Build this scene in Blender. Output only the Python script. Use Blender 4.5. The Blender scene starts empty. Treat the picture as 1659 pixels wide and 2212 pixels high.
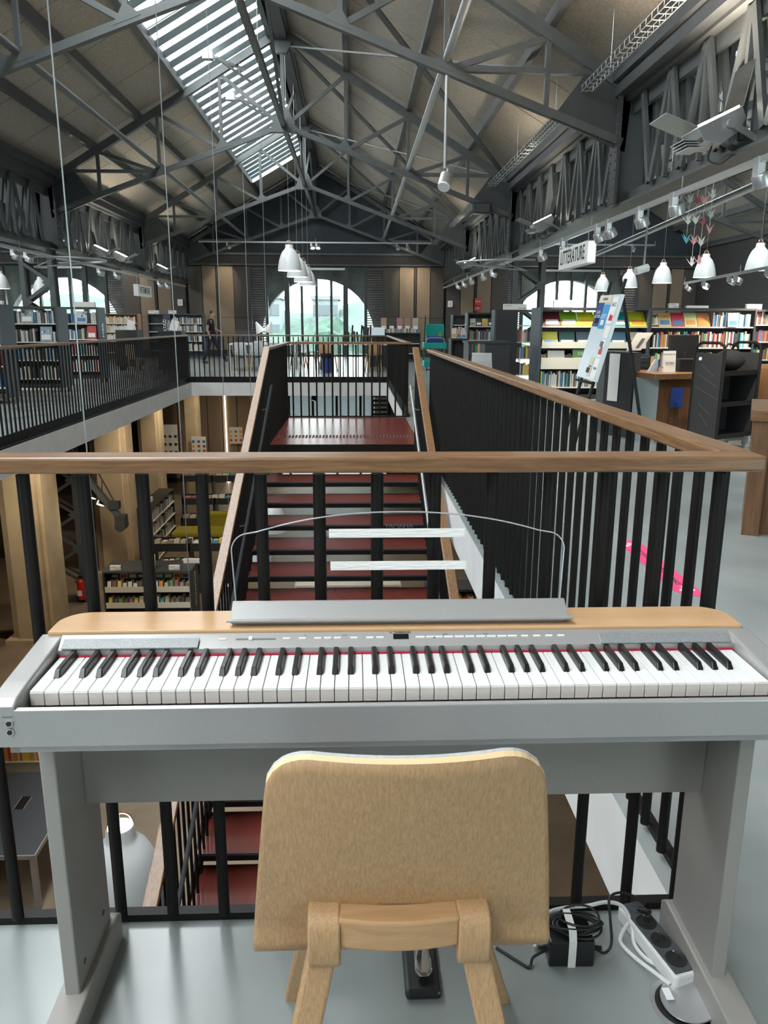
import bpy, bmesh, math, random
from mathutils import Matrix, Vector, Euler
random.seed(7)
scene = bpy.context.scene
COL = scene.collection
# ------------------------------------------------------------------ camera, sky, exposure
cam_d = bpy.data.cameras.new('camera'); cam = bpy.data.objects.new('camera', cam_d); COL.objects.link(cam)
cam.matrix_world = Matrix(((0.999289, 0.005065, -0.037364, 0.0), (-0.037503, 0.236067, -0.971013, 0.0), (0.003902, 0.971724, 0.236089, 1.31), (0, 0, 0, 1)))
cam_d.sensor_fit = 'HORIZONTAL'; cam_d.sensor_width = 36.0; cam_d.lens = 36.0 * 1670.0 / 1659.0
cam_d.clip_start = 0.05; cam_d.clip_end = 400
scene.camera = cam
scene.view_settings.view_transform = 'Standard'; scene.view_settings.look = 'None'
scene.view_settings.gamma = 1.0; scene.view_settings.use_curve_mapping = False
scene.view_settings.exposure = 0.58
SKY = 9.0
world = bpy.data.worlds.new('overcast_sky'); scene.world = world; world.use_nodes = True
wn = world.node_tree.nodes; wl = world.node_tree.links; wn.clear()
wo = wn.new('ShaderNodeOutputWorld'); wb = wn.new('ShaderNodeBackground'); wl.new(wb.outputs[0], wo.inputs[0])
wb.inputs[0].default_value = (0.965, 0.985, 1.0, 1); wb.inputs[1].default_value = SKY

def portal(name, loc, rot, sx, sy):           # sky portal: guides daylight sampling through an opening, emits nothing itself
    d = bpy.data.lights.new(name, 'AREA'); d.shape = 'RECTANGLE'; d.size = sx; d.size_y = sy; d.cycles.is_portal = True
    o = bpy.data.objects.new(name, d); COL.objects.link(o); o.location = loc; o.rotation_euler = rot

# ------------------------------------------------------------------ helpers
class MB:
    def __init__(s): s.v = []; s.f = []; s.m = []; s.cur = 0
    def quad(s, a, b, c, d): n = len(s.v); s.v += [a, b, c, d]; s.f.append((n, n+1, n+2, n+3)); s.m.append(s.cur)
    def poly(s, pts): n = len(s.v); s.v += list(pts); s.f.append(tuple(range(n, n+len(pts)))); s.m.append(s.cur)
    def hexa(s, p):                              # 8 points: bottom 0-3, top 4-7
        n = len(s.v); s.v += [tuple(q) for q in p]
        for f in ((3,2,1,0), (4,5,6,7), (0,1,5,4), (1,2,6,5), (2,3,7,6), (3,0,4,7)):
            s.f.append(tuple(n+i for i in f)); s.m.append(s.cur)
        return s
    def box(s, x0, x1, y0, y1, z0, z1):
        return s.hexa([(x0,y0,z0),(x1,y0,z0),(x1,y1,z0),(x0,y1,z0),(x0,y0,z1),(x1,y0,z1),(x1,y1,z1),(x0,y1,z1)])
    def bar(s, p, q, w, h, up=(0,0,1)):          # box along p->q, w sideways, h along up
        p = Vector(p); q = Vector(q); d = (q-p).normalized(); u = Vector(up)
        sd = d.cross(u)
        if sd.length < 1e-4: sd = d.cross(Vector((0,1,0)))
        sd.normalize(); u = sd.cross(d).normalized(); a = sd*w/2; b = u*h/2
        return s.hexa([p-a-b, p+a-b, q+a-b, q-a-b, p-a+b, p+a+b, q+a+b, q-a+b])
    def cyl(s, p, q, r, n=12, r2=None, caps=True):
        p = Vector(p); q = Vector(q); d = (q-p).normalized(); r2 = r if r2 is None else r2
        a = d.orthogonal().normalized(); b = d.cross(a); k = len(s.v)
        for i in range(n):
            t = 2*math.pi*i/n; e = a*math.cos(t)+b*math.sin(t)
            s.v += [tuple(p+e*r), tuple(q+e*r2)]
        for i in range(n):
            j = (i+1) % n; s.f.append((k+2*i, k+2*j, k+2*j+1, k+2*i+1)); s.m.append(s.cur)
        if caps:
            s.f.append(tuple(k+2*i for i in reversed(range(n)))); s.f.append(tuple(k+2*i+1 for i in range(n))); s.m += [s.cur]*2
        return s
    def tube(s, pts, r, n=8, closed=False):
        P = [Vector(p) for p in pts]; k = len(s.v); N = len(P); prev = None
        for i, p in enumerate(P):
            if closed: d = P[(i+1) % N]-P[i-1]
            else: d = P[min(i+1, N-1)]-P[max(i-1, 0)]
            d.normalize()
            a = d.orthogonal().normalized() if prev is None else (prev-d*prev.dot(d)).normalized()
            prev = a; b = d.cross(a)
            for j in range(n):
                t = 2*math.pi*j/n; s.v.append(tuple(p+(a*math.cos(t)+b*math.sin(t))*r))
        for i in range(N if closed else N-1):
            i2 = (i+1) % N
            for j in range(n):
                j2 = (j+1) % n; s.f.append((k+i*n+j, k+i*n+j2, k+i2*n+j2, k+i2*n+j)); s.m.append(s.cur)
        if not closed:
            s.f.append(tuple(k+j for j in reversed(range(n)))); s.f.append(tuple(k+(N-1)*n+j for j in range(n))); s.m += [s.cur]*2
        return s
    def lathe(s, prof, n=24, c=(0,0,0)):
        k = len(s.v); L = len(prof)
        for i in range(n):
            t = 2*math.pi*i/n
            for r, z in prof: s.v.append((c[0]+r*math.cos(t), c[1]+r*math.sin(t), c[2]+z))
        for i in range(n):
            j = (i+1) % n
            for m in range(L-1):
                s.f.append((k+i*L+m, k+j*L+m, k+j*L+m+1, k+i*L+m+1)); s.m.append(s.cur)
        return s
    def prism(s, pts, ext):                      # polygon of 3-D points swept by vector ext
        e = Vector(ext); k = len(s.v); n = len(pts)
        s.v += [tuple(Vector(p)) for p in pts]+[tuple(Vector(p)+e) for p in pts]
        s.f.append(tuple(k+i for i in reversed(range(n)))); s.f.append(tuple(k+n+i for i in range(n))); s.m += [s.cur]*2
        for i in range(n):
            j = (i+1) % n; s.f.append((k+i, k+j, k+n+j, k+n+i)); s.m.append(s.cur)
        return s
    def sphere(s, c, r, n=10, m=6, sz=1.0):
        return s.lathe([(max(r*math.sin(math.pi*i/m), 1e-5), -r*sz*math.cos(math.pi*i/m)) for i in range(m+1)], n, c)
    def mesh(s, name, mats, smooth=False):
        me = bpy.data.meshes.new(name); me.from_pydata([tuple(p) for p in s.v], [], s.f)
        for mt in (mats if isinstance(mats, (list, tuple)) else [mats]): me.materials.append(mt)
        bm = bmesh.new(); bm.from_mesh(me)
        if smooth: bmesh.ops.remove_doubles(bm, verts=bm.verts, dist=1e-5)
        bmesh.ops.recalc_face_normals(bm, faces=bm.faces); bm.to_mesh(me); bm.free()
        if isinstance(mats, (list, tuple)) and len(mats) > 1 and not smooth:
            me.polygons.foreach_set('material_index', s.m)
        if smooth:
            me.polygons.foreach_set('use_smooth', [True]*len(me.polygons))
            try: me.set_sharp_from_angle(angle=math.radians(38))
            except Exception: pass
        return me
    def build(s, name, mats, parent=None, world=True, smooth=False, bevel=0.0, **kw):
        o = bpy.data.objects.new(name, s.mesh(name, mats, smooth)); COL.objects.link(o)
        adopt(o, parent, world)
        if bevel:
            b = o.modifiers.new('bevel', 'BEVEL'); b.width = bevel; b.segments = 2; b.limit_method = 'ANGLE'; b.angle_limit = math.radians(35)
        if kw: tag(o, **kw)
        return o
def adopt(o, parent, world=True):
    if parent is not None:
        o.parent = parent
        if world: o.matrix_parent_inverse = parent.matrix_basis.inverted()
def tag(o, label=None, cat=None, group=None, kind=None):
    if label: o['label'] = label
    if cat: o['category'] = cat
    if group: o['group'] = group
    if kind: o['kind'] = kind
    return o
def thing(name, label, cat, loc=(0,0,0), rz=0.0, group=None, kind=None, parent=None):
    o = bpy.data.objects.new(name, None); COL.objects.link(o); o.empty_display_size = 0.1
    o.location = loc; o.rotation_euler = (0, 0, rz)
    return tag(o, label, cat, group, kind)
def piece(name, me, loc, parent=None, rot=(0,0,0), scale=(1,1,1), world=True):
    o = bpy.data.objects.new(name, me); COL.objects.link(o); o.location = loc; o.rotation_euler = rot; o.scale = scale
    adopt(o, parent, world); return o
def copy_tree(o, parent=None):
    c = o.copy(); COL.objects.link(c)
    if parent is not None: c.parent = parent
    for ch in list(o.children): copy_tree(ch, c)
    return c
def text(name, s, size, mat, loc, rot, parent=None, world=True, ext=0.0008, align='CENTER', sx=1.0, bold=0.0):
    cu = bpy.data.curves.new(name, 'FONT'); cu.body = s; cu.size = size; cu.extrude = ext; cu.align_x = align; cu.align_y = 'CENTER'; cu.offset = bold; cu.resolution_u = 3
    t = bpy.data.objects.new(name, cu); COL.objects.link(t); bpy.context.view_layer.update()
    me = bpy.data.meshes.new_from_object(t); bpy.data.objects.remove(t); bpy.data.curves.remove(cu)
    me.materials.clear(); me.materials.append(mat)
    o = bpy.data.objects.new(name, me); COL.objects.link(o); o.location = loc; o.rotation_euler = rot; o.scale = (sx, 1, 1)
    adopt(o, parent, world); return o
# ------------------------------------------------------------------ materials
def mat(name, col, rough=0.6, metal=0.0, var=0.0, scale=8.0, stretch=(1,1,1), bump=0.0, col2=None, detail=4.0, spec=0.5, coat=0.0):
    m = bpy.data.materials.new(name); m.use_nodes = True; nt = m.node_tree; b = nt.nodes['Principled BSDF']
    b.inputs['Roughness'].default_value = rough; b.inputs['Metallic'].default_value = metal; b.inputs['Specular IOR Level'].default_value = spec
    b.inputs['Coat Weight'].default_value = coat
    c1 = tuple(col)+(1,); b.inputs['Base Color'].default_value = c1
    if var or bump or col2:
        tc = nt.nodes.new('ShaderNodeTexCoord'); mp = nt.nodes.new('ShaderNodeMapping'); nz = nt.nodes.new('ShaderNodeTexNoise')
        mp.inputs['Scale'].default_value = stretch; nz.inputs['Scale'].default_value = scale; nz.inputs['Detail'].default_value = detail
        nt.links.new(tc.outputs['Object'], mp.inputs[0]); nt.links.new(mp.outputs[0], nz.inputs['Vector'])
        cr = nt.nodes.new('ShaderNodeValToRGB'); nt.links.new(nz.outputs['Fac'], cr.inputs[0])
        a = tuple(max(0, x*(1-var)) for x in col)+(1,); z = (tuple(col2)+(1,)) if col2 else tuple(min(1, x*(1+var)) for x in col)+(1,)
        cr.color_ramp.elements[0].position = 0.32; cr.color_ramp.elements[1].position = 0.68
        cr.color_ramp.elements[0].color = a; cr.color_ramp.elements[1].color = z
        nt.links.new(cr.outputs[0], b.inputs['Base Color'])
        if bump:
            bp = nt.nodes.new('ShaderNodeBump'); bp.inputs['Strength'].default_value = bump; bp.inputs['Distance'].default_value = 0.01
            nt.links.new(nz.outputs['Fac'], bp.inputs['Height']); nt.links.new(bp.outputs[0], b.inputs['Normal'])
    return m
def emit(name, col, s):
    m = bpy.data.materials.new(name); m.use_nodes = True; nt = m.node_tree; nt.nodes.clear()
    o = nt.nodes.new('ShaderNodeOutputMaterial'); e = nt.nodes.new('ShaderNodeEmission'); e.inputs[0].default_value = tuple(col)+(1,); e.inputs[1].default_value = s
    nt.links.new(e.outputs[0], o.inputs[0]); return m
def glass(name, tint=(0.93,0.97,0.96), refl=1.0, rough=0.0):
    m = bpy.data.materials.new(name); m.use_nodes = True; nt = m.node_tree; nt.nodes.clear()
    o = nt.nodes.new('ShaderNodeOutputMaterial'); mx = nt.nodes.new('ShaderNodeMixShader'); t = nt.nodes.new('ShaderNodeBsdfTransparent'); g = nt.nodes.new('ShaderNodeBsdfGlossy'); fr = nt.nodes.new('ShaderNodeFresnel')
    t.inputs[0].default_value = tuple(tint)+(1,); g.inputs['Roughness'].default_value = rough; g.inputs[0].default_value = (refl, refl, refl, 1); fr.inputs[0].default_value = 1.5
    ge = nt.nodes.new('ShaderNodeNewGeometry'); iv = nt.nodes.new('ShaderNodeMath'); iv.operation = 'SUBTRACT'; iv.inputs[0].default_value = 1.0; nt.links.new(ge.outputs['Backfacing'], iv.inputs[1])
    mu = nt.nodes.new('ShaderNodeMath'); mu.operation = 'MULTIPLY'; nt.links.new(fr.outputs[0], mu.inputs[0]); nt.links.new(iv.outputs[0], mu.inputs[1])
    nt.links.new(mu.outputs[0], mx.inputs[0]); nt.links.new(t.outputs[0], mx.inputs[1]); nt.links.new(g.outputs[0], mx.inputs[2]); nt.links.new(mx.outputs[0], o.inputs[0]); return m
def translucent(name, col):
    m = bpy.data.materials.new(name); m.use_nodes = True; nt = m.node_tree; nt.nodes.clear()
    o = nt.nodes.new('ShaderNodeOutputMaterial'); mx = nt.nodes.new('ShaderNodeMixShader'); d = nt.nodes.new('ShaderNodeBsdfDiffuse'); t = nt.nodes.new('ShaderNodeBsdfTranslucent'); mx.inputs[0].default_value = 0.12
    d.inputs[0].default_value = tuple(col)+(1,); t.inputs[0].default_value = tuple(col)+(1,)
    nt.links.new(d.outputs[0], mx.inputs[1]); nt.links.new(t.outputs[0], mx.inputs[2]); nt.links.new(mx.outputs[0], o.inputs[0]); return m
def wood(name, c1, c2, axis='X', scale=6.0, rough=0.45, fine=14.0, streak=True):
    m = bpy.data.materials.new(name); m.use_nodes = True; nt = m.node_tree; b = nt.nodes['Principled BSDF']; b.inputs['Roughness'].default_value = rough
    tc = nt.nodes.new('ShaderNodeTexCoord'); mp = nt.nodes.new('ShaderNodeMapping'); st = {'X': (1, fine, fine), 'Y': (fine, 1, fine), 'Z': (fine, fine, 1)}[axis]
    mp.inputs['Scale'].default_value = st; nt.links.new(tc.outputs['Object'], mp.inputs[0])
    nz = nt.nodes.new('ShaderNodeTexNoise'); nz.inputs['Scale'].default_value = scale; nz.inputs['Detail'].default_value = 6; nz.inputs['Roughness'].default_value = 0.65; nz.inputs['Distortion'].default_value = 0.6
    nt.links.new(mp.outputs[0], nz.inputs['Vector']); cr = nt.nodes.new('ShaderNodeValToRGB'); nt.links.new(nz.outputs['Fac'], cr.inputs[0])
    cr.color_ramp.elements[0].position = 0.3; cr.color_ramp.elements[1].position = 0.7; cr.color_ramp.elements[0].color = tuple(c1)+(1,); cr.color_ramp.elements[1].color = tuple(c2)+(1,)
    nt.links.new(cr.outputs[0], b.inputs['Base Color'])
    bp = nt.nodes.new('ShaderNodeBump'); bp.inputs['Strength'].default_value = 0.12; bp.inputs['Distance'].default_value = 0.003; nt.links.new(nz.outputs['Fac'], bp.inputs['Height']); nt.links.new(bp.outputs[0], b.inputs['Normal'])
    return m
def lino(name, c1, c2, rough):
    m = mat(name, c1, rough, 0, 0.1, 1.6, col2=c2, detail=6); nt = m.node_tree; b = nt.nodes['Principled BSDF']
    return m
M = dict(
 lino=lino('grey_green_lino', (0.255,0.285,0.285), (0.305,0.332,0.33), 0.21),
 lowfloor=mat('brown_grey_lower_floor', (0.24,0.185,0.13), 0.45, 0, 0.15, 2.0),
 fascia=mat('white_plaster_fascia', (0.70,0.70,0.69), 0.75, 0, 0.05, 5),
 soffit=mat('tan_plaster_soffit', (0.36,0.265,0.165), 0.8, 0, 0.06, 3),
 steel=mat('grey_painted_steel', (0.078,0.086,0.087), 0.5, 0.0, 0.12, 3),
 steel2=mat('dark_painted_steel', (0.045,0.05,0.053), 0.5, 0.0, 0.12, 3),
 galv=mat('galvanised_tube', (0.42,0.44,0.45), 0.38, 0.6),
 felt=mat('beige_roof_board', (0.34,0.31,0.262), 0.95, 0, 0.16, 26, bump=0.2, detail=8),
 gable=mat('dark_blue_gable_board', (0.028,0.038,0.047), 0.7, 0, 0.15, 2),
 panel=mat('brown_felt_panel', (0.25,0.19,0.135), 0.95, 0, 0.14, 45, bump=0.15, detail=8),
 panel_shade=mat('shaded_felt_panel', (0.085,0.075,0.065), 0.95, 0, 0.14, 45, bump=0.15, detail=8),  # dark felt board, with the falloff of the wall light put into its colour
 panel_d=mat('dark_grey_panel', (0.045,0.043,0.041), 0.8, 0, 0.12, 9),
 stone=mat('rough_stone_wall', (0.20,0.19,0.175), 0.9, 0, 0.25, 2.5),
 black=mat('black_powder_coat', (0.010,0.0092,0.0085), 0.5, 0, 0.0, spec=0.22),
 blackm=mat('matt_black', (0.018,0.018,0.02), 0.65),
 walnut_x=wood('walnut_rail_x', (0.13,0.062,0.027), (0.30,0.165,0.080), 'X', 7, 0.3),
 walnut_y=wood('walnut_rail_y', (0.13,0.062,0.027), (0.30,0.165,0.080), 'Y', 7, 0.3),
 walnut_z=wood('walnut_z', (0.09,0.042,0.018), (0.19,0.095,0.045), 'Z', 4, 0.45),
 red=mat('dark_red_lino', (0.145,0.03,0.022), 0.24, 0, 0.12, 3),
 redstud=mat('dark_stud', (0.05,0.03,0.03), 0.5),
 silver=mat('silver_lacquer', (0.42,0.415,0.408), 0.32, 0.35, 0.02, 200),
 stand=mat('grey_stand_board', (0.295,0.28,0.26), 0.5, 0.05, 0.02, 120),
 maple=wood('maple_veneer', (0.55,0.325,0.165), (0.66,0.41,0.225), 'X', 3, 0.3, 10),
 oak=wood('oak_veneer', (0.35,0.20,0.092), (0.52,0.335,0.178), 'Z', 34, 0.5, 11),
 oak_x=wood('oak_solid_x', (0.40,0.23,0.105), (0.52,0.32,0.165), 'X', 7, 0.5, 9),
 plyedge=mat('birch_ply_edge', (0.72,0.52,0.30), 0.55, 0, 0.1, 4, (1, 1, 60)),
 feltgrey=mat('grey_wool_felt', (0.42,0.43,0.44), 0.95, 0, 0.12, 160),
 ivory=mat('white_key_plastic', (0.80,0.80,0.79), 0.22, 0, 0, coat=0.3),
 keywood=mat('white_key_front', (0.62,0.57,0.53), 0.45, 0, 0.08, 30, (0.4, 1, 3)),
 ebony=mat('black_key_plastic', (0.010,0.010,0.011), 0.28),
 redfelt=mat('red_key_felt', (0.45,0.02,0.05), 0.9),
 mesh=mat('speaker_mesh', (0.30,0.31,0.315), 0.5, 0.3, 0.35, 900, detail=1),
 white=mat('white_enamel', (0.80,0.82,0.83), 0.32, 0, 0),
 paper=mat('white_paper', (0.78,0.77,0.74), 0.8),
 paper_b=mat('cream_paper', (0.66,0.60,0.47), 0.8),
 edge=mat('polished_acrylic_edge', (0.42,0.42,0.46), 0.15, 0.0),
 tape=mat('masking_tape', (0.83,0.82,0.80), 0.8, 0, 0.04, 90, (0.4, 1, 3), bump=0.35),
 copper=mat('copper', (0.72,0.36,0.22), 0.3, 0.9),
 chrome=mat('polished_chrome', (0.75,0.75,0.74), 0.14, 1.0),
 alu=mat('brushed_aluminium', (0.55,0.56,0.57), 0.35, 0.8),
 whiteplastic=mat('white_plastic', (0.74,0.74,0.73), 0.35),
 greyplastic=mat('dark_grey_plastic', (0.06,0.065,0.075), 0.45),
 blackplastic=mat('black_plastic', (0.012,0.012,0.013), 0.4),
 ink=mat('printed_ink', (0.03,0.03,0.035), 0.7), inkgrey=mat('grey_ink', (0.16,0.16,0.17), 0.7),
 pink=mat('pink_vinyl', (0.80,0.055,0.20), 0.45),
 acrylic=glass('clear_acrylic', (0.955,0.965,0.975), 0.55), pane=glass('window_pane', (0.82,0.90,0.90), 1.0), skypane=glass('skylight_pane', (0.95,0.97,0.97), 0.6),
 concrete=mat('beige_concrete', (0.48,0.385,0.255), 0.85, 0, 0.13, 1.7, bump=0.05),
 shelfblack=mat('charcoal_shelf', (0.030,0.032,0.035), 0.5, 0, 0.1, 3), shelfgrey=mat('slate_shelf_end', (0.055,0.065,0.078), 0.5, 0, 0.1, 3),
 shelfcream=mat('cream_shelf', (0.62,0.58,0.47), 0.55), tray=mat('white_display_tray', (0.68,0.66,0.58), 0.5),
 olive=mat('olive_upholstery', (0.26,0.225,0.012), 0.9, 0, 0.08, 60), teal=mat('teal_plastic', (0.005,0.27,0.235), 0.4), blue=mat('blue_plastic', (0.02,0.05,0.22), 0.45),
 blueprint=mat('blue_print', (0.04,0.30,0.62), 0.6), board=mat('whiteboard', (0.62,0.70,0.76), 0.25), farwin=mat('far_window', (0.07,0.08,0.085), 0.5), sign=mat('sign_face', (0.78,0.78,0.76), 0.6),
 skin=mat('skin', (0.42,0.235,0.165), 0.55), hair=mat('dark_brown_hair', (0.022,0.015,0.011), 0.6), tshirt=mat('black_cotton', (0.008,0.008,0.009), 0.85), jeans=mat('navy_denim', (0.016,0.018,0.042), 0.85, 0, 0.2, 40), shoe=mat('dark_brown_leather', (0.05,0.032,0.022), 0.5),
 louvre=mat('grey_louvre', (0.30,0.34,0.35), 0.5, 0.2), blade=translucent('opal_louvre_blade', (0.34,0.40,0.42)), fabricgrey=mat('light_grey_shell', (0.50,0.51,0.51), 0.6),
 redpaint=mat('red_paint', (0.55,0.02,0.02), 0.35), leaf=mat('tree_foliage', (0.035,0.062,0.045), 0.9, 0, 0.4, 1.2), bldg=mat('pale_facade', (0.15,0.16,0.165), 0.9), ground=mat('asphalt', (0.14,0.14,0.14), 0.9),
 bulb=emit('lamp_glow', (1.0,0.90,0.72), 18), bulb_soft=emit('lamp_inner_glow', (1.0,0.93,0.80), 9.0), ledw=emit('spot_glow', (1.0,0.92,0.76), 40), litface=emit('lit_sign_side', (1.0,0.97,0.88), 1.6), ledstrip=emit('led_strip', (1.0,0.88,0.66), 3.0), screen=mat('black_screen', (0.006,0.006,0.007), 0.12),
)
PAL = [(0.62,0.58,0.50),(0.70,0.68,0.63),(0.50,0.44,0.33),(0.10,0.09,0.09),(0.045,0.05,0.06),(0.55,0.08,0.06),(0.70,0.30,0.05),(0.72,0.55,0.10),(0.06,0.20,0.40),(0.05,0.32,0.36),(0.12,0.30,0.13),(0.36,0.10,0.20),(0.30,0.28,0.26),(0.66,0.63,0.58),(0.75,0.73,0.70),(0.20,0.13,0.09)]
BOOK = [mat('book_cover_%s' % n, c, 0.55) for n, c in zip(['cream','white','tan','charcoal','slate','red','orange','yellow','blue','teal','green','plum','grey','ivory','bright_white','brown'], PAL)]
# ================================================================== the setting
NC, HW, XL, XR = -1.5, 5.2, -6.7, 3.7
XO0, XO1, YB, YF, ZL = -17.2, 14.2, -9.5, 32.7, -5.3
def by_normal(o, top, side, bottom):
    me = o.data; me.materials.clear()
    for m_ in (top, side, bottom): me.materials.append(m_)
    for p in me.polygons: p.material_index = 0 if p.normal.z > 0.7 else (2 if p.normal.z < -0.7 else 1)
mb = MB()
mb.box(XO0, XO1, YB, 1.53, -0.3, 0); mb.box(XO0, -3.72, 1.53, 18.0, -0.3, 0); mb.box(0.735, XO1, 1.53, 18.0, -0.3, 0); mb.box(XO0, XO1, 18.0, YF, -0.3, 0)
o = mb.build('floor', M['lino']); by_normal(o, M['lino'], M['fascia'], M['soffit']); tag(o, kind='structure')
mb = MB(); mb.box(XO0, XO1, YB, YF, ZL-0.2, ZL); mb.build('floor_lower', M['lowfloor'], kind='structure')
mb = MB(); mb.box(XO0-0.3, XO0, YB, YF, ZL, 4.9); mb.build('wall_left', M['stone'], kind='structure')
mb = MB(); mb.box(XO1, XO1+0.3, YB, YF, ZL, 4.9); mb.build('wall_right', M['panel_d'], kind='structure')
# wall behind the camera: three tall glazed openings
mb = MB(); c3 = (NC-10.45, NC, NC+10.45)
mb.box(XO0, XO1, YB-0.3, YB, ZL, 0.4); mb.box(XO0, XO1, YB-0.3, YB, 3.6, 8.2)
edges = [XO0]+[v for c in (c3[0], c3[2]) for v in (c-2.6, c+2.6)]+[XO1]
for i in range(0, len(edges), 2): mb.box(edges[i], edges[i+1], YB-0.3, YB, 0.4, 3.6)
mb.build('wall_back', M['panel_d'], kind='structure')
for c in (c3[0], c3[2]): portal('daylight_portal', (c, YB-0.1, 2.0), (math.radians(90), 0, math.radians(0)), 5.2, 3.2)
for i, c in enumerate((c3[0], c3[2])):
    w = thing('window_%d' % (4+i), None, None, (c, YB-0.15, 0.4), kind='structure')
    f = MB()
    for k in range(6): f.box(c-2.6+k*1.04-0.04, c-2.6+k*1.04+0.04, YB-0.2, YB-0.1, 0.4, 3.6)
    f.build('window_frame', M['steel2'], w); p = MB(); p.box(c-2.6, c+2.6, YB-0.16, YB-0.15, 0.4, 3.6); p.build('pane', M['pane'], w)

# ---- far end wall: outer masonry with arched openings, inner panelling, glazed screens
def zroof(d): return 7.45-0.56*d
mb = MB(); R_, CZ = 2.35, 0.78
for c in c3:
    n = 20; pts = [(c-R_*math.cos(math.pi*i/n), CZ+R_*math.sin(math.pi*i/n)) for i in range(n+1)]
    ya, yb = 33.35, 33.9
    for i in range(n):
        (x0, z0), (x1, z1) = pts[i], pts[i+1]
        mb.hexa([(x0,ya,z0),(x1,ya,z1),(x1,yb,z1),(x0,yb,z0),(x0,ya,8.3),(x1,ya,8.3),(x1,yb,8.3),(x0,yb,8.3)])
    mb.box(c-5.25, c-R_, ya, yb, ZL, 8.3); mb.box(c+R_, c+5.25, ya, yb, ZL, 8.3); mb.box(c-R_, c+R_, ya, yb, -0.6, 0.05)
mb.build('wall_outer_masonry', M['stone'], kind='structure')
wf = thing('wall_far', None, None, (NC, YF, 0), kind='structure')
mb = MB()
for c in c3:
    mb.prism([(c-5.25,YF,4.05),(c+5.25,YF,4.05),(c+5.25,YF,zroof(5.25)),(c,YF,zroof(0)),(c-5.25,YF,zroof(5.25))], (0,0.2,0))
mb.build('gable_boarding', M['gable'], wf)
mb = MB(); mb.box(XO0, XO1, YF-0.12, YF+0.2, 3.62, 4.05); mb.build('header_beam', M['panel_d'], wf)
mb = MB(); mb.box(XO0, XO1, YF-0.18, YF-0.1, 3.98, 4.06); mb.box(XO0, XO1, YF-0.16, YF-0.1, 3.58, 3.64); mb.build('header_trim', M['steel'], wf)
mb = MB()
for c in c3:
    for s in (-1, 1):
        a, b = sorted((c+s*2.75, c+s*5.25)); mb.box(a, b, YF, YF+0.2, -0.3, 3.62)
mb.build('wall_backing', M['panel_d'], wf)
for c in c3:                                               # felt boards beside each window; those away from the spots coloured darker, as if unlit
    for s in (-1, 1):
        x = 2.78
        for k, (w_, pm, dy) in enumerate(((0.58,'panel_shade',0.05),(0.60,'panel',0.07),(0.10,'panel_d',0.11),(0.56,'panel',0.07),(0.56,'panel_shade',0.05))):
            a, b = sorted((c+s*x, c+s*(x+w_-0.03)))
            if pm != 'panel_d':
                m_ = MB(); m_.box(a, b, YF-dy, YF, 0.26, 1.55); m_.build('felt_board', M[pm], wf)
                m_ = MB(); m_.box(a, b, YF-dy, YF, 1.565, 3.56); m_.build('felt_board', M[pm], wf)
            else:
                m_ = MB(); m_.box(a, b, YF-dy, YF, 0.0, 3.58); m_.build('cover_strip', M[pm], wf)
            x += w_
mb = MB(); mb.box(XO0, -4.3, YF-0.14, YF, 0, 0.24); mb.box(1.3, 6.1, YF-0.14, YF, 0, 0.24); mb.box(11.7, XO1, YF-0.14, YF, 0, 0.24)
mb.build('baseboard_far', M['panel_d'], kind='structure')
for i, c in enumerate(c3):
    w = thing('window_%d' % (1+i), None, None, (c, YF, 0), kind='structure')
    xs = [-2.72,-2.05,-1.22,-0.62,-0.02,0.58,1.16,1.98,2.72]
    fr = MB(); fr.box(c-2.75, c+2.75, YF-0.03, YF+0.12, 3.5, 3.62); fr.box(c-2.75, c+2.75, YF-0.03, YF+0.12, 0, 0.08); fr.build('window_frame', M['steel2'], w)
    for k, x in enumerate(xs):
        wd = 0.12 if k in (0, 1, 2, 6, 7, 8) else 0.10
        if k in (2, 6): wd = 0.20
        m_ = MB(); m_.box(c+x-wd/2, c+x+wd/2, YF-0.05, YF+0.12, 0.05, 3.52); m_.build('mullion', M['steel2'], w)
    for k in range(1, len(xs)-2):
        m_ = MB(); m_.box(c+xs[k]+0.03, c+xs[k+1]-0.03, YF+0.05, YF+0.058, 0.08, 3.5); m_.build('pane', M['pane'], w)
    m_ = MB(); m_.box(c-1.2, c+1.14, YF-0.1, YF-0.03, 3.42, 3.5); m_.build('blind_box', M['alu'], w)
    for s in (0, len(xs)-2):                               # louvred side bays
        for q in range(36):
            z = 0.15+q*0.093; m_ = MB(); x0, x1 = c+xs[s]+0.05, c+xs[s+1]-0.05
            m_.hexa([(x0,YF+0.0,z),(x1,YF+0.0,z),(x1,YF+0.07,z-0.022),(x0,YF+0.07,z-0.022),(x0,YF,z+0.012),(x1,YF,z+0.012),(x1,YF+0.07,z-0.01),(x0,YF+0.07,z-0.01)])
            m_.build('louvre_slat', M['steel2'], w)
    portal('daylight_portal', (c, YF+0.5, 1.5), (math.radians(-90), 0, 0), 5.0, 3.4)
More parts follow.
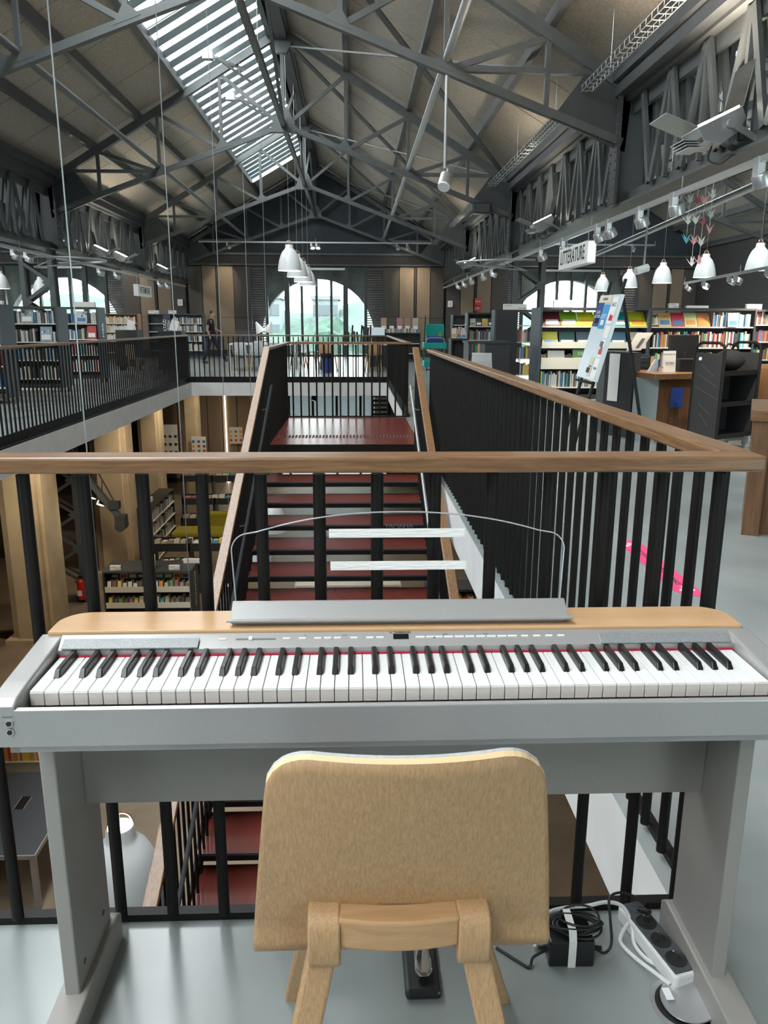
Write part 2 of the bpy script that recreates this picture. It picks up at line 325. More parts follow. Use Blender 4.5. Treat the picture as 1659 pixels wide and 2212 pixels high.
# outdoors beyond the arches
mb = MB(); mb.box(-120, 120, 34, 200, -8.2, -8.0); mb.build('ground', M['ground'], kind='structure')
rt = random.Random(3)
def tree(x, y, h, r, label):
    t = thing('tree', label, 'tree', (x, y, -8))
    m_ = MB(); m_.cyl((x,y,-8), (x,y,-8+h*0.45), 0.3, 8, 0.2); m_.build('trunk', M['shoe'], t)
    bm = bmesh.new(); bmesh.ops.create_icosphere(bm, subdivisions=3, radius=1)
    for v in bm.verts: v.co = Vector((x, y, -8+h*0.66))+Vector((v.co.x*r, v.co.y*r, v.co.z*h*0.36))*(1+rt.uniform(-0.16, 0.16))
    me = bpy.data.meshes.new('crown'); bm.to_mesh(me); bm.free(); me.materials.append(M['leaf']); o_ = bpy.data.objects.new('crown', me); COL.objects.link(o_); adopt(o_, t)
for k, (x, y, h, r, l) in enumerate([(-8.2,52,9.0,3.4,'broad green tree seen at the left edge of the central arched window'),(-1.6,60,9.4,3.4,'rounded green tree seen through the middle of the central arched window'),(4.6,55,8.8,2.6,'small green tree seen at the right edge of the central arched window'),(-15.5,70,9.5,4.0,'tall pale tree behind the broad tree outside the central window'),(20,60,9.0,4.0,'lone tree outside the right-hand arched window'),(-26,62,9.0,4.2,'lone tree outside the left-hand arched window')]): tree(x, y, h, r, l)
def house(x0, x1, y, z1, label, nx, nz):
    t = thing('apartment_building', label, 'building', ((x0+x1)/2, y, -8)); m_ = MB(); m_.box(x0, x1, y, y+9, -8, z1); m_.build('facade', M['bldg'], t)
    m_ = MB(); m_.box(x0-0.3, x1+0.3, y-0.3, y+9.3, z1, z1+0.6); m_.build('roof', M['ground'], t)
    for i in range(nx):
        for j in range(nz):
            xx = x0+(i+0.5)*(x1-x0)/nx; zz = z1-1.6-j*2.9; m_ = MB(); m_.box(xx-0.55, xx+0.55, y-0.12, y, zz-0.8, zz+0.8); m_.build('window', M['farwin'], t)
mb = MB()
hr = random.Random(9)
hx = [-90+4*i for i in range(46)]
for a, b in zip(hx, hx[1:]):
    f = lambda x: 2.6+1.3*math.sin(x*0.11)+0.7*math.sin(x*0.37+1)
    mb.hexa([(a,90,-8),(b,90,-8),(b,160,-8),(a,160,-8),(a,92,f(a)-5),(b,92,f(b)-5),(b,140,f(b)+2),(a,140,f(a)+2)])
mb.build('hillside', M['leaf'], kind='structure')
house(4.0, 9.0, 84, 3.3, 'pale apartment block outside the right half of the central arched window', 4, 4)
house(-17, -11, 118, 4.9, 'distant apartment block outside the left half of the central arched window', 5, 4)
house(-6.5, -2.5, 126, 5.0, 'far narrow apartment block behind the middle of the central arched window', 3, 4)

# ---- stairwell, stair
RZ = 1.065; RR, GG, Y0 = 0.144, 0.34, 8.6; SL = RR/GG
st = thing('staircase', 'open-riser staircase with dark red treads descending from the bridge landing', 'staircase', (-0.13, 4.0, ZL))
tm = MB(); tm.box(-0.99, 0.72, 0, 0.42, -0.055, 0); tread_me = tm.mesh('tread', [M['red'], M['black'], M['black']])
for p in tread_me.polygons: p.material_index = 0 if p.normal.z > 0.7 else 1
nm = MB(); nm.box(-0.99, 0.72, -0.006, 0.0, -0.014, 0.002); nos_me = nm.mesh('nosing', M['greyplastic'])
for i in range(1, 37):
    t = piece('tread', tread_me, (0, Y0-GG*i, -RR*i), st); q = piece('nosing', nos_me, (0, 0, 0), t, world=False)
mb = MB(); mb.box(-0.99, 0.735, Y0, 11.2, -0.16, 0.0); o = mb.build('landing', [M['red'], M['black']], st)
for p in o.data.polygons: p.material_index = 0 if p.normal.z > 0.7 else 1
for x in (-1.0, 0.722):
    m_ = MB(); m_.prism([(x,Y0,-0.02),(x,Y0-GG*36,-RR*36-0.02),(x,Y0-GG*36+0.5,-RR*36-0.06),(x,Y0,-0.27)], (0.012,0,0)); m_.build('stringer', M['black'], st)
mb = MB()
for i in range(40):
    for j in range(3):
        x, y = -0.90+i*0.0405, 9.16+j*0.075
        mb.cyl((x,y,0), (x,y,0.006), 0.0135, 8, 0.010)
mb.build('tactile_studs', M['redstud'], st, kind='stuff')

# ---- railings
def bal_mesh(h, n, r=0.0125, z0=0.02): m_ = MB(); m_.cyl((0,0,z0), (0,0,h), r, n); return m_.mesh('baluster', M['black'], smooth=True)
BAL_N = bal_mesh(RZ-0.04, 14); BAL_F = bal_mesh(RZ-0.04, 7)
def railing(label, p, q, n0, step, wood_m, bm, base, off=0.0):
    p = Vector(p+(0,)); q = Vector(q+(0,)); d = (q-p); L = d.length; d.normalize(); s = Vector((-d.y, d.x, 0))
    r = thing('railing', label, 'railing', tuple((p+q)/2), group=None)
    a, b = p, q
    m_ = MB(); m_.bar(a+Vector((0,0,RZ-0.0155)), b+Vector((0,0,RZ-0.0155)), 0.07, 0.031); m_.build('handrail', wood_m, r, bevel=0.005)
    m_ = MB()
    if base == 'kick': m_.bar(a+Vector((0,0,0.065)), b+Vector((0,0,0.065)), 0.02, 0.13); m_.bar(a+Vector((0,0,0.01)), b+Vector((0,0,0.01)), 0.07, 0.02)
    else: m_.bar(a-s*0.024+Vector((0,0,0.009)), b-s*0.024+Vector((0,0,0.009)), 0.026, 0.018)
    m_.build('base_rail', M['black'], r)
    t = n0
    while t < L-0.01: piece('baluster', bm, tuple(p+d*t+s*off), r); t += step
    return r
railing('walnut-topped black railing running across just behind the piano', (0.798,1.482), (-3.80,1.482), 0.069, 0.1142, M['walnut_x'], BAL_N, 'bar', -0.010)
railing('long walnut-topped railing receding along the right walkway from the corner behind the piano', (0.768,1.5175), (0.768,7.95), 0.0385, 0.1124, M['walnut_y'], BAL_N, 'bar')
railing('long railing on the far left side of the stairwell in front of the rolling bookcases', (-3.763,1.5175), (-3.763,18.0), 0.10, 0.1128, M['walnut_y'], BAL_F, 'kick')
railing('railing along the far end of the stairwell in front of the reading tables', (-3.80,18.04), (0.805,18.04), 0.05, 0.1128, M['walnut_x'], BAL_F, 'kick')
railing('short railing on the right side of the stairwell beyond the landing', (0.768,11.24), (0.768,18.0), 0.05, 0.1128, M['walnut_y'], BAL_F, 'kick')
railing('railing across the far edge of the red bridge landing', (0.80,11.2), (-0.99,11.2), 0.10, 0.1128, M['walnut_x'], BAL_F, 'bar')
def stair_rail(label, x, yl, ltop, wm):
    r = thing('stair_railing', label, 'railing', (x, 5, ZL))
    zr = lambda y: RZ-0.02-SL*(Y0-y) if y < Y0 else RZ-0.02
    m_ = MB(); ye = 0.9
    if ltop: m_.bar((x,ltop,RZ-0.02), (x,Y0+0.02,RZ-0.02), 0.07, 0.031)
    m_.bar((x,Y0+0.04,zr(Y0)+0.01), (x,ye,zr(ye)), 0.07, 0.031); m_.build('handrail', wm, r, bevel=0.005)
    b1 = MB(); b1.cyl((0,0,-0.06), (0,0,RZ-0.04), 0.0095, 8); me = b1.mesh('baluster', M['black'], smooth=True)
    y = (ltop-0.05) if ltop else Y0-0.03
    while y > ye:
        yy = min(y, Y0); piece('baluster', me, (x, y, -SL*(Y0-yy) if y < Y0 else 0), r); y -= 0.1128
    g = MB(); xi = x+(0.075 if x < 0 else -0.075); g.tube([(xi,8.3,0.80-SL*(Y0-8.3)), (xi,ye,0.80-SL*(Y0-ye))], 0.013, 10)
    for y in (8.0, 6.2, 4.4, 2.6): g.tube([(xi,y,0.79-SL*(Y0-y)), (xi,y,0.72-SL*(Y0-y)), (x,y,0.70-SL*(Y0-y))], 0.006, 6)
    g.build('grab_tube', M['greyplastic'] if x < 0 else M['galv'], r, smooth=True)
stair_rail('sloping walnut handrail with dark bars on the left side of the stair', -0.952, None, 11.16, M['walnut_y'])
stair_rail('sloping walnut handrail with dark bars on the right side of the stair', 0.672, None, None, M['walnut_y'])

# ---- roof: boards, purlins, skylights
def slope_panel(mb_, c, s, d0, d1, y0, y1, g=0.012, t=0.06, lift=0.0):
    P = lambda d, y, k: (c+s*d, y, zroof(d)+k+lift)
    mb_.hexa([P(d0+g,y0+g,0),P(d1-g,y0+g,0),P(d1-g,y1-g,0),P(d0+g,y1-g,0),P(d0+g,y0+g,t),P(d1-g,y0+g,t),P(d1-g,y1-g,t),P(d0+g,y1-g,t)])
SKY_Y1 = 29.4; PUR = (2.12, 3.12, 4.15)
for ci, c in enumerate(c3):
    rf = thing('ceiling', None, None, (c, 12, zroof(0)), kind='structure')
    for s in (-1, 1):
        sky = (s == -1)
        strips = ([(0.0,0.25),(0.25,2.12),(2.12,3.12),(3.12,4.15),(4.15,5.3)] if sky else [(0.0,1.35),(1.35,2.7),(2.7,4.05),(4.05,5.3)])
        ys = [YB]+[3.8+k*1.815 for k in range(16)]+[YF]
        for d0, d1 in strips:
            if sky and d0 == 0.25:
                m_ = MB(); slope_panel(m_, c, s, d0, d1, SKY_Y1, YF); m_.build('roof_board', M['felt'], rf); continue
            if d1-d0 < 0.3:
                m_ = MB(); slope_panel(m_, c, s, d0, d1, YB, YF, 0); m_.build('ridge_board', M['steel2'], rf); continue
            if ci != 1: ys_ = [YB, 8, 11.1, 14.7, 18.3, 21.9, 25.5, 29.1, YF]
            else: ys_ = ys
            for a, b in zip(ys_, ys_[1:]):
                m_ = MB(); slope_panel(m_, c, s, d0, d1, a, b); m_.build('roof_board', M['felt'], rf)
        m_ = MB()                                          # dark felt closing the joints from above
        for d0, d1 in strips:
            if sky and d0 == 0.25: slope_panel(m_, c, s, d0, d1, SKY_Y1, YF, -0.01, 0.05, 0.07)
            else: slope_panel(m_, c, s, d0, d1, YB-0.3, YF+0.2, -0.01, 0.05, 0.07)
        m_.build('roof_underlay', M['blackm'], rf)
        for d in ((0.25,)+PUR+(5.22,) if sky else (0.12, 1.35, 2.7, 4.05, 5.22)):
            m_ = MB(); k = zroof(d)-0.085; m_.box(c+s*d-0.05, c+s*d+0.05, YB, YF, k-0.085, k+0.085); m_.build('purlin', M['steel'], rf)
    # skylight on the left pitch
    sk = thing('window_%d' % (7+ci), None, None, (c-1.2, 10, zroof(1.2)), kind='structure')
    gl = [YB]+[1.0+k*2.37 for k in range(12)]+[SKY_Y1]
    for a, b in zip(gl, gl[1:]):
        m_ = MB(); P = lambda d, y, k: (c-d, y, zroof(d)+k)
        m_.hexa([P(0.26,a,0.12),P(2.1,a,0.12),P(2.1,b,0.12),P(0.26,b,0.12),P(0.26,a,0.128),P(2.1,a,0.128),P(2.1,b,0.128),P(0.26,b,0.128)]); m_.build('pane', M['skypane'], sk)
        m_ = MB(); m_.bar(P(0.26,b,0.05), P(2.1,b,0.05), 0.06, 0.14); m_.build('glazing_bar', M['white'], sk)
    m_ = MB(); m_.box(c-2.16, c-2.10, YB, SKY_Y1, zroof(2.12)-0.05, zroof(2.12)+0.12); m_.build('skylight_frame', M['white'], sk)
    m_ = MB(); m_.bar((c-0.26,SKY_Y1,zroof(0.26)), (c-2.12,SKY_Y1,zroof(2.12)), 0.06, 0.3); m_.build('end_frame', M['white'], sk)
    ang = math.atan(0.56); Ln = (2.1-0.26)/math.cos(ang)
    portal('daylight_portal', (c-1.18, (YB+SKY_Y1)/2, zroof(1.18)+0.16), (0, -ang, 0), Ln, SKY_Y1-YB)
    if ci == 1:
        y = 11.2
        while y < SKY_Y1-0.1:
            m_ = MB(); m_.bar((c-0.28,y,zroof(0.28)-0.03), (c-2.08,y,zroof(2.08)-0.03), 0.18, 0.02, (0, 0.3, 1)); m_.build('louvre_blade', M['blade'], sk); y += 0.58
# skylight opening gear (two telescopic arms hanging under the panes)
for k, (y, lb) in enumerate(((17.2,'nearer grey opener arm hanging under the skylight'), (20.1,'farther grey opener arm hanging under the skylight'))):
    t = thing('skylight_opener', lb, 'opener', (-2.75, y, zroof(1.25)-0.2))
    m_ = MB(); m_.bar((-2.9,y,zroof(1.4)-0.16), (-2.35,y+1.5,zroof(0.85)-0.3), 0.07, 0.05); m_.build('rail', M['alu'], t)
    m_ = MB(); m_.bar((-2.75,y+0.1,zroof(1.25)-0.26), (-2.25,y+1.9,zroof(0.75)-0.5), 0.045, 0.04); m_.build('arm', M['alu'], t)
    m_ = MB(); m_.box(-2.98, -2.78, y-0.08, y+0.1, zroof(1.4)-0.25, zroof(1.4)-0.1); m_.build('motor_box', M['alu'], t)

# ---- roof trusses
def truss(c, y, label, full=True):
    t = thing('roof_truss', label, 'roof truss', (c, y, 3.6)); st_ = M['steel']
    R2 = lambda d: 7.28-0.585*d
    B2 = lambda d: 5.46-0.357*d
    def mem(n, p, q, w=0.08, h=0.08): m_ = MB(); m_.bar(p, q, w, h, (0,1,0) if abs(p[2]-q[2]) > 0.01 else (0,0,1)); return m_.build(n, st_, t)
    for s in (-1, 1):
        X = lambda d: c+s*d
        mem('rafter', (X(0),y,R2(0)), (X(5.2),y,R2(5.2)), 0.15, 0.13)
        mem('bottom_chord', (X(0),y,B2(0)), (X(5.05),y,B2(5.05)), 0.10, 0.11)
        for d in (1.34, 2.7, 4.02): mem('post', (X(d),y,B2(d)), (X(d),y,R2(d)), 0.065, 0.07)
        mem('diagonal', (X(0.05),y,B2(0)), (X(1.34),y,R2(1.34)-0.03), 0.075, 0.06)
        mem('diagonal', (X(1.34),y,B2(1.34)), (X(2.7),y,R2(2.7)-0.03), 0.075, 0.06)
        mem('diagonal', (X(2.7),y,B2(2.7)), (X(4.02),y,R2(4.02)-0.03), 0.075, 0.06)
        mem('tie_strut', (X(2.75),y+0.02,B2(2.7)+0.02), (X(4.75),y+0.02,R2(4.75)), 0.07, 0.09)
        m_ = MB(); m_.prism([(X(4.1),y-0.02,B2(4.1)-0.06),(X(5.1),y-0.02,B2(5.1)-0.1),(X(5.15),y-0.02,4.3),(X(4.55),y-0.02,R2(4.55)-0.1)], (0,0.04,0)); m_.build('gusset_plate', M['steel2'], t)
        for d in (1.34, 2.7):
            m_ = MB(); m_.prism([(X(d-0.2),y-0.06,B2(d-0.2)),(X(d+0.16),y-0.06,B2(d+0.16)),(X(d),y-0.06,B2(d)+0.22)], (0,0.12,0)); m_.build('gusset_plate', st_, t)
    mem('king_post', (c,y,B2(0)), (c,y,R2(0)), 0.08, 0.08)
    m_ = MB(); m_.prism([(c-0.3,y-0.07,B2(0.3)-0.03),(c+0.3,y-0.07,B2(0.3)-0.03),(c+0.12,y-0.07,B2(0)+0.32),(c-0.12,y-0.07,B2(0)+0.32)], (0,0.14,0)); m_.build('gusset_plate', st_, t)
    m_ = MB(); m_.prism([(c-0.26,y-0.07,R2(0.26)),(c+0.26,y-0.07,R2(0.26)),(c+0.1,y-0.07,R2(0)-0.42),(c-0.1,y-0.07,R2(0)-0.42)], (0,0.14,0)); m_.build('gusset_plate', st_, t)
for y, a in ((11.0,'nearest'), (18.25,'second'), (25.5,'third'), (32.3,'farthest')):
    truss(NC, y, '%s grey steel roof truss spanning the central nave' % a)
for y, a in ((11.0,'nearer'), (18.25,'middle'), (25.5,'farther')):
    truss(c3[2], y, '%s grey steel roof truss over the right-hand aisle' % a)
for y, a in ((18.25,'nearer'), (25.5,'farther')): truss(c3[0], y, '%s grey steel roof truss over the left-hand aisle' % a)
# longitudinal members between trusses
lg = thing('ridge_tie', 'long steel tie linking the lowest truss nodes along the nave axis', 'beam', (NC, 15, 5.4)); m_ = MB(); m_.bar((NC,3.8,5.47), (NC,YF-0.2,5.47), 0.09, 0.11); m_.build('tie_beam', M['steel'], lg)
for a, b, s in ((11.0,18.25,1), (18.25,25.5,1), (25.5,32.3,1)):
    m_ = MB(); m_.bar((NC,a,5.5), (NC,(a+b)/2,7.1), 0.06, 0.06); m_.bar((NC,(a+b)/2,7.1), (NC,b,5.5), 0.06, 0.06); m_.build('ridge_brace', M['steel'], lg)
m_ = MB(); m_.box(NC-0.12, NC+0.12, YB, YF-0.2, 7.10, 7.30); m_.build('ridge_beam', M['steel2'], lg)
for x, z, lb in ((-4.22,4.62,'round grey pipe running along the left side of the nave roof'), (1.2,4.62,'round grey pipe running along the right side of the nave roof')):
    m_ = MB(); m_.cyl((x,3.0,z), (x,YF,z), 0.05, 10); o = m_.build('ceiling_pipe', M['galv'] if x > 0 else M['steel'], smooth=True); tag(o, lb, 'pipe')
for x in (3.2, -0.1):                                        # crossed wind braces on the right pitch
    pass
wbz = thing('wind_brace', 'crossed flat wind braces under the right roof pitch', 'brace', (1.0, 18, 5.5))
for a, b in ((11.0,18.25), (18.25,25.5), (25.5,32.3)):
    m_ = MB(); m_.bar((NC+0.2,a,7.0), (NC+4.9,b,4.45), 0.10, 0.03); m_.build('brace', M['steel'], wbz)
    m_ = MB(); m_.bar((NC+4.9,a,4.45), (NC+0.2,b,7.0), 0.10, 0.03); m_.build('brace', M['steel'], wbz)
m_ = MB(); m_.bar((NC+4.9,4.0,4.45), (NC+0.2,11.0,7.0), 0.12, 0.03); m_.build('brace', M['steel'], wbz)

# ---- lattice girders above the column rows
def girder(x, label, y0=4.0):
    g = thing('lattice_girder', label, 'girder', (x, 17, 2.9))
    m_ = MB(); m_.box(x-0.16, x+0.16, y0, YF-0.2, 2.86, 2.89); m_.box(x-0.02, x+0.02, y0, YF-0.2, 2.89, 3.05); m_.build('bottom_chord', M['steel'], g)
    m_ = MB(); m_.box(x-0.15, x+0.15, y0, YF-0.2, 4.16, 4.2); m_.box(x-0.03, x+0.03, y0, YF-0.2, 4.0, 4.16); m_.build('top_chord', M['steel'], g)
    m_ = MB(); m_.box(x-0.34, x+0.34, y0, YF-0.2, 4.36, 4.52); m_.box(x-0.28, x+0.28, y0, YF-0.2, 4.2, 4.36); m_.build('gutter_beam', M['steel2'], g)
    dm = {}
    for s in (-1, 1):
        q = MB()
        for e in (-0.07, 0.07): q.bar((e,-s*0.20,0.02), (e,s*0.20,1.14), 0.045, 0.09)
        dm[s] = q.mesh('lattice_strut', M['steel'])
    q = MB()
    for e in (-0.06, 0.06): q.bar((e,0,0.0), (e,0,1.15), 0.05, 0.06)
    vm = q.mesh('lattice_post', M['steel'])
    y = y0+0.3; k = 0
    while y < YF-0.3:
        if not any(abs(y-t) < 0.5 for t in (11.0, 18.25, 25.5)):
            piece('lattice_strut', dm[1 if k % 2 else -1], (x, y, 3.0), g)
            if k % 2 == 0: piece('lattice_post', vm, (x, y-0.22, 3.0), g)
        y += 0.46; k += 1
    for y in (11.0, 18.25, 25.5):
        m_ = MB(); m_.box(x-0.22, x+0.22, y-0.02, y+0.02, 2.9, 4.5); m_.box(x-0.24, x-0.2, y-0.14, y+0.14, 2.9, 4.5); m_.box(x+0.2, x+0.24, y-0.14, y+0.14, 2.9, 4.5); m_.build('bearing_plate', M['steel2'], g)
        m_ = MB()
        for zz in range(14):
            for e in (-0.1, 0.1):
                for q_ in (-1, 1): m_.sphere((x+q_*0.245, y+e, 2.98+zz*0.11), 0.016, 6, 4)
        m_.build('rivets', M['steel'], g, kind='stuff')
girder(XR, 'riveted lattice girder along the right side of the nave'); girder(XL, 'riveted lattice girder along the left side of the nave', 8.0)
# ---- lattice columns
def lattice_column(xa, xb, y, z0, z1, label):
    t = thing('lattice_column', label, 'column', ((xa+xb)/2, y, z0))
    for x in (xa, xb):
        m_ = MB(); m_.box(x-0.05, x+0.05, y-0.16, y-0.14, z0, z1); m_.box(x-0.05, x+0.05, y+0.14, y+0.16, z0, z1); m_.box(x-0.012, x+0.012, y-0.15, y+0.15, z0, z1); m_.build('flange', M['steel'], t)
    z = z0+0.5; k = 0
    a, b = sorted((xa, xb))
    while z+0.42 < z1-0.2:
        for yy in (-0.15, 0.15):
            m_ = MB(); m_.bar((a,y+yy,z) if k % 2 else (b,y+yy,z), (b,y+yy,z+0.42) if k % 2 else (a,y+yy,z+0.42), 0.07, 0.015, (0,1,0)); m_.build('lacing_bar', M['steel'], t)
        if k % 2 == 0:
            m_ = MB(); m_.prism([(b,y-0.17,z-0.14),(b,y-0.17,z+0.14),(b-0.2,y-0.17,z)], (0,0.02,0)); m_.build('node_plate', M['steel'], t)
        else:
            m_ = MB(); m_.prism([(a,y-0.17,z-0.14),(a,y-0.17,z+0.14),(a+0.2,y-0.17,z)], (0,0.02,0)); m_.build('node_plate', M['steel'], t)
        z += 0.42; k += 1
    m_ = MB(); m_.box(a-0.08, b+0.08, y-0.22, y+0.22, z0, z0+0.04); m_.build('base_plate', M['steel2'], t)
lattice_column(3.66, 4.28, 18.25, 0.0, 2.9, 'dark laced steel column behind the right bookcases')
lattice_column(-6.70, -7.32, 18.25, 0.0, 2.9, 'dark laced steel column behind the left rolling bookcases')
lattice_column(-6.62, -7.26, 18.25, ZL, -0.3, 'laced steel column standing on the lower floor beside the concrete pillars')
# ================================================================== digital piano
KX0 = -0.529; KP = 1.2225/52; PX0, PX1 = -0.573, 0.739
pn = thing('digital_piano', 'silver digital piano with maple top panel and full keyboard in the foreground', 'piano', (0.083, 1.28, 0.632))
def rail_sil(name, pts, x0, x1, m_, bev=0.002): q = MB(); q.prism([(x0,a,b) for a, b in pts], (x1-x0,0,0)); return q.build(name, m_, pn, bevel=bev)
rail_sil('body_shell', [(1.13,0.656),(1.435,0.656),(1.435,0.742),(1.335,0.742),(1.31,0.70),(1.13,0.70)], PX0+0.004, PX1-0.004, M['silver'])
rail_sil('front_rail', [(1.124,0.655),(1.155,0.655),(1.155,0.708),(1.127,0.7235),(1.12,0.721)], PX0, PX1, M['silver'])
rail_sil('lower_rail', [(1.148,0.632),(1.40,0.632),(1.40,0.656),(1.148,0.656)], PX0+0.028, PX1-0.028, M['silver'])
for a, b in ((PX0, KX0-0.004), (KX0+52*KP+0.004, PX1)):         # sloping end cheeks
    left = a < 0; i = b if left else a; o_ = a if left else b
    q = MB(); q.prism([(a,1.12,0.70),(a,1.30,0.70),(a,1.345,0.735),(a,1.345,0.757),(a,1.30,0.753),(a,1.18,0.742),(a,1.135,0.736),(a,1.12,0.728)], (b-a,0,0)); q.build('end_cheek', M['silver'], pn, bevel=0.003)
q = MB(); q.prism([(KX0-0.006,1.302,0.728),(KX0-0.006,1.302,0.7425),(KX0-0.006,1.337,0.7575),(KX0-0.006,1.36,0.757),(KX0-0.006,1.36,0.728)], (52*KP+0.012,0,0)); q.build('control_panel', M['silver'], pn, bevel=0.0015)
# maple top with rounded rear corners
pl = []
for (cx_, s) in ((PX1-0.012, 1), (PX0+0.012, -1)):
    rad = 0.055; c_ = (cx_-s*rad, 1.437-rad); a = [math.radians(t) for t in range(0, 91, 9)]
    arc = [(c_[0]+s*rad*math.cos(t), c_[1]+rad*math.sin(t)) for t in a]
    pl += arc if s == 1 else arc[::-1]
pts = [(PX1-0.012,1.337)]+pl+[(PX0+0.012,1.337)]
q = MB(); q.prism([(x,y,0.7555) for x, y in pts], (0,0,0.0085)); q.build('maple_top', M['maple'], pn, bevel=0.003)
q = MB(); q.prism([(x,y,0.742) for x, y in pts], (0,0,0.0135)); q.build('top_edge_band', M['silver'], pn)
q = MB(); q.box(KX0, KX0+52*KP, 1.298, 1.304, 0.715, 0.7325); q.build('key_felt', M['redfelt'], pn)
def wkey():
    g = 0.0006; q = MB(); w = KP-g*2
    q.cur = 0; q.box(g, g+w, 0.002, 0.138, 0.006, 0.021); q.cur = 1; q.box(g, g+w, 0.0, 0.004, -0.004, 0.0185); return q
wme = wkey().mesh('white_key', [M['ivory'], M['keywood']])
q = MB(); bw = 0.0115
q.hexa([(0,0,0),(bw,0,0),(bw,0.097,0),(0,0.097,0),(0.0014,0.010,0.0125),(bw-0.0014,0.010,0.0125),(bw-0.0014,0.097,0.0135),(0.0014,0.097,0.0135)])
bme = q.mesh('black_key', M['ebony'])
wset = []
for i in range(52):
    k = piece('white_key', wme, (KX0+i*KP, 1.167, 0.709), pn); b_ = k.modifiers.new('b', 'BEVEL'); b_.width = 0.0012; b_.segments = 2
    note = (i+5) % 7                                        # 0 = C
    if note in (0, 1, 3, 4, 5) and i < 51:
        off = {0: -0.0022, 1: 0.0022, 3: -0.003, 4: 0.0, 5: 0.003}[note]
        k = piece('black_key', bme, (KX0+(i+1)*KP-bw/2+off, 1.214, 0.7295), pn); b_ = k.modifiers.new('b', 'BEVEL'); b_.width = 0.0016; b_.segments = 2
for i, (a, b) in enumerate(((KX0+0.004, -0.283), (0.448, KX0+52*KP-0.004))):
    q = MB(); q.hexa([(a,1.300,0.7435),(b,1.300,0.7435),(b,1.322,0.7535),(a,1.322,0.7535),(a,1.300,0.7465),(b,1.300,0.7465),(b,1.322,0.7560),(a,1.322,0.7560)]); q.build('speaker_grille', M['mesh'], pn, bevel=0.001)
def pz(y): return 0.7425+(y-1.302)*(0.015/0.035)+0.0004
def pbox(name, x0, x1, y0, y1, h, m_, par=None):
    q = MB(); q.hexa([(x0,y0,pz(y0)-0.001),(x1,y0,pz(y0)-0.001),(x1,y1,pz(y1)-0.001),(x0,y1,pz(y1)-0.001),(x0,y0,pz(y0)+h),(x1,y0,pz(y0)+h),(x1,y1,pz(y1)+h),(x0,y1,pz(y1)+h)]); return q.build(name, m_, par or pn)
pbox('display', 0.069, 0.097, 1.3185, 1.330, 0.0006, M['screen'])
pbox('slider_slot', -0.218, -0.146, 1.3205, 1.3235, 0.0003, M['inkgrey']); pbox('slider_knob', -0.195, -0.188, 1.3185, 1.3255, 0.0028, M['whiteplastic']); pbox('power_button', -0.248, -0.236, 1.3205, 1.3235, 0.0014, M['whiteplastic'])
for x, n, w in ((-0.128,1,0.015),(-0.099,1,0.015),(-0.071,3,0.015),(-0.005,1,0.015),(0.024,2,0.0155)):
    for k in range(n): pbox('button', x-0.0+k*(w+0.003)-0.005, x+w+k*(w+0.003)-0.007, 1.3205, 1.3235, 0.0015, M['whiteplastic'])
for x, n in ((0.110,2), (0.143,4), (0.222,4)):
    for k in range(n): pbox('button', x+k*0.0195, x+0.0165+k*0.0195, 1.3205, 1.3235, 0.0015, M['whiteplastic'])
for k in range(4): pbox('button', 0.305+k*0.0225, 0.318+k*0.0225, 1.3205, 1.3235, 0.0015, M['whiteplastic'])
for k in range(3): pbox('button', 0.005-0.008+k*0.018-0.02+0.022, 0.02-0.008+k*0.018-0.0, 1.3205, 1.3235, 0.0015, M['whiteplastic']) if False else None
tilt = math.atan(0.015/0.035)
text('maker_name', 'YAMAHA', 0.0062, M['ink'], (0.086,1.3338,pz(1.3338)+0.0002), (tilt,0,0), pn, ext=0.0001, sx=1.25, bold=0.0001)
q = MB(); q.tube([(0.0645+0.0022*math.cos(t*0.5236),1.3338+0.002*math.sin(t*0.5236),pz(1.3338)+0.0002) for t in range(12)], 0.00035, 5, True); q.build('maker_emblem', M['ink'], pn)
for x, lab in ((-0.0915,'KEY'),(-0.02,'VOICE'),(0.165,'PRESET'),(0.24,'SONG')): text('panel_print', lab, 0.0032, M['inkgrey'], (x,1.3285,pz(1.3285)+0.0002), (tilt,0,0), pn, ext=0.0001)
for z in (0.6995, 0.6845):
    j = MB(); j.cyl((-0.5435,1.1205,z), (-0.5435,1.1185,z), 0.0062, 18); o = j.build('headphone_jack', M['chrome'], pn); j = MB(); j.cyl((-0.5435,1.1187,z), (-0.5435,1.1178,z), 0.0042, 16); j.build('socket_hole', M['blackplastic'], o)
text('jack_print', 'PHONES', 0.0042, M['inkgrey'], (-0.545,1.1195,0.7105), (math.radians(88),0,0), pn, ext=0.0001)
# music rest: ledge, acrylic sheet, two strips of tape
mr = thing('music_rest', 'clear acrylic music rest with silver ledge standing on the piano', 'music rest', (0.083, 1.385, 0.764))
q = MB(); q.prism([(-0.232,1.352,0.770),(-0.232,1.350,0.774),(-0.232,1.386,0.800),(-0.232,1.392,0.800),(-0.232,1.392,0.7645),(-0.232,1.384,0.7645)], (0.632,0,0)); q.build('ledge', M['silver'], mr, bevel=0.001)
q = MB(); q.prism([(-0.238,1.345,0.774),(-0.238,1.345,0.778),(-0.238,1.356,0.778),(-0.238,1.356,0.774)], (0.645,0,0)); q.build('page_lip', M['silver'], mr, bevel=0.001)
q = MB(); q.box(-0.225, 0.393, 1.36, 1.392, 0.7642, 0.772); q.build('foot_bar', M['stand'], mr)
def ac_top(x): t = (x-0.083)/0.316; return 0.9655-0.052*t*t*abs(t)**0.2
rc_ = 0.032; top = []
for i in range(9): a = math.pi-i*(math.pi/2-0.25)/8; top.append((-0.233+rc_+rc_*math.cos(a), ac_top(-0.233+rc_)-rc_+rc_*math.sin(a)+0.002))
for i in range(1, 34): x = -0.233+rc_+(0.632-2*rc_)*i/34; top.append((x, ac_top(x)))
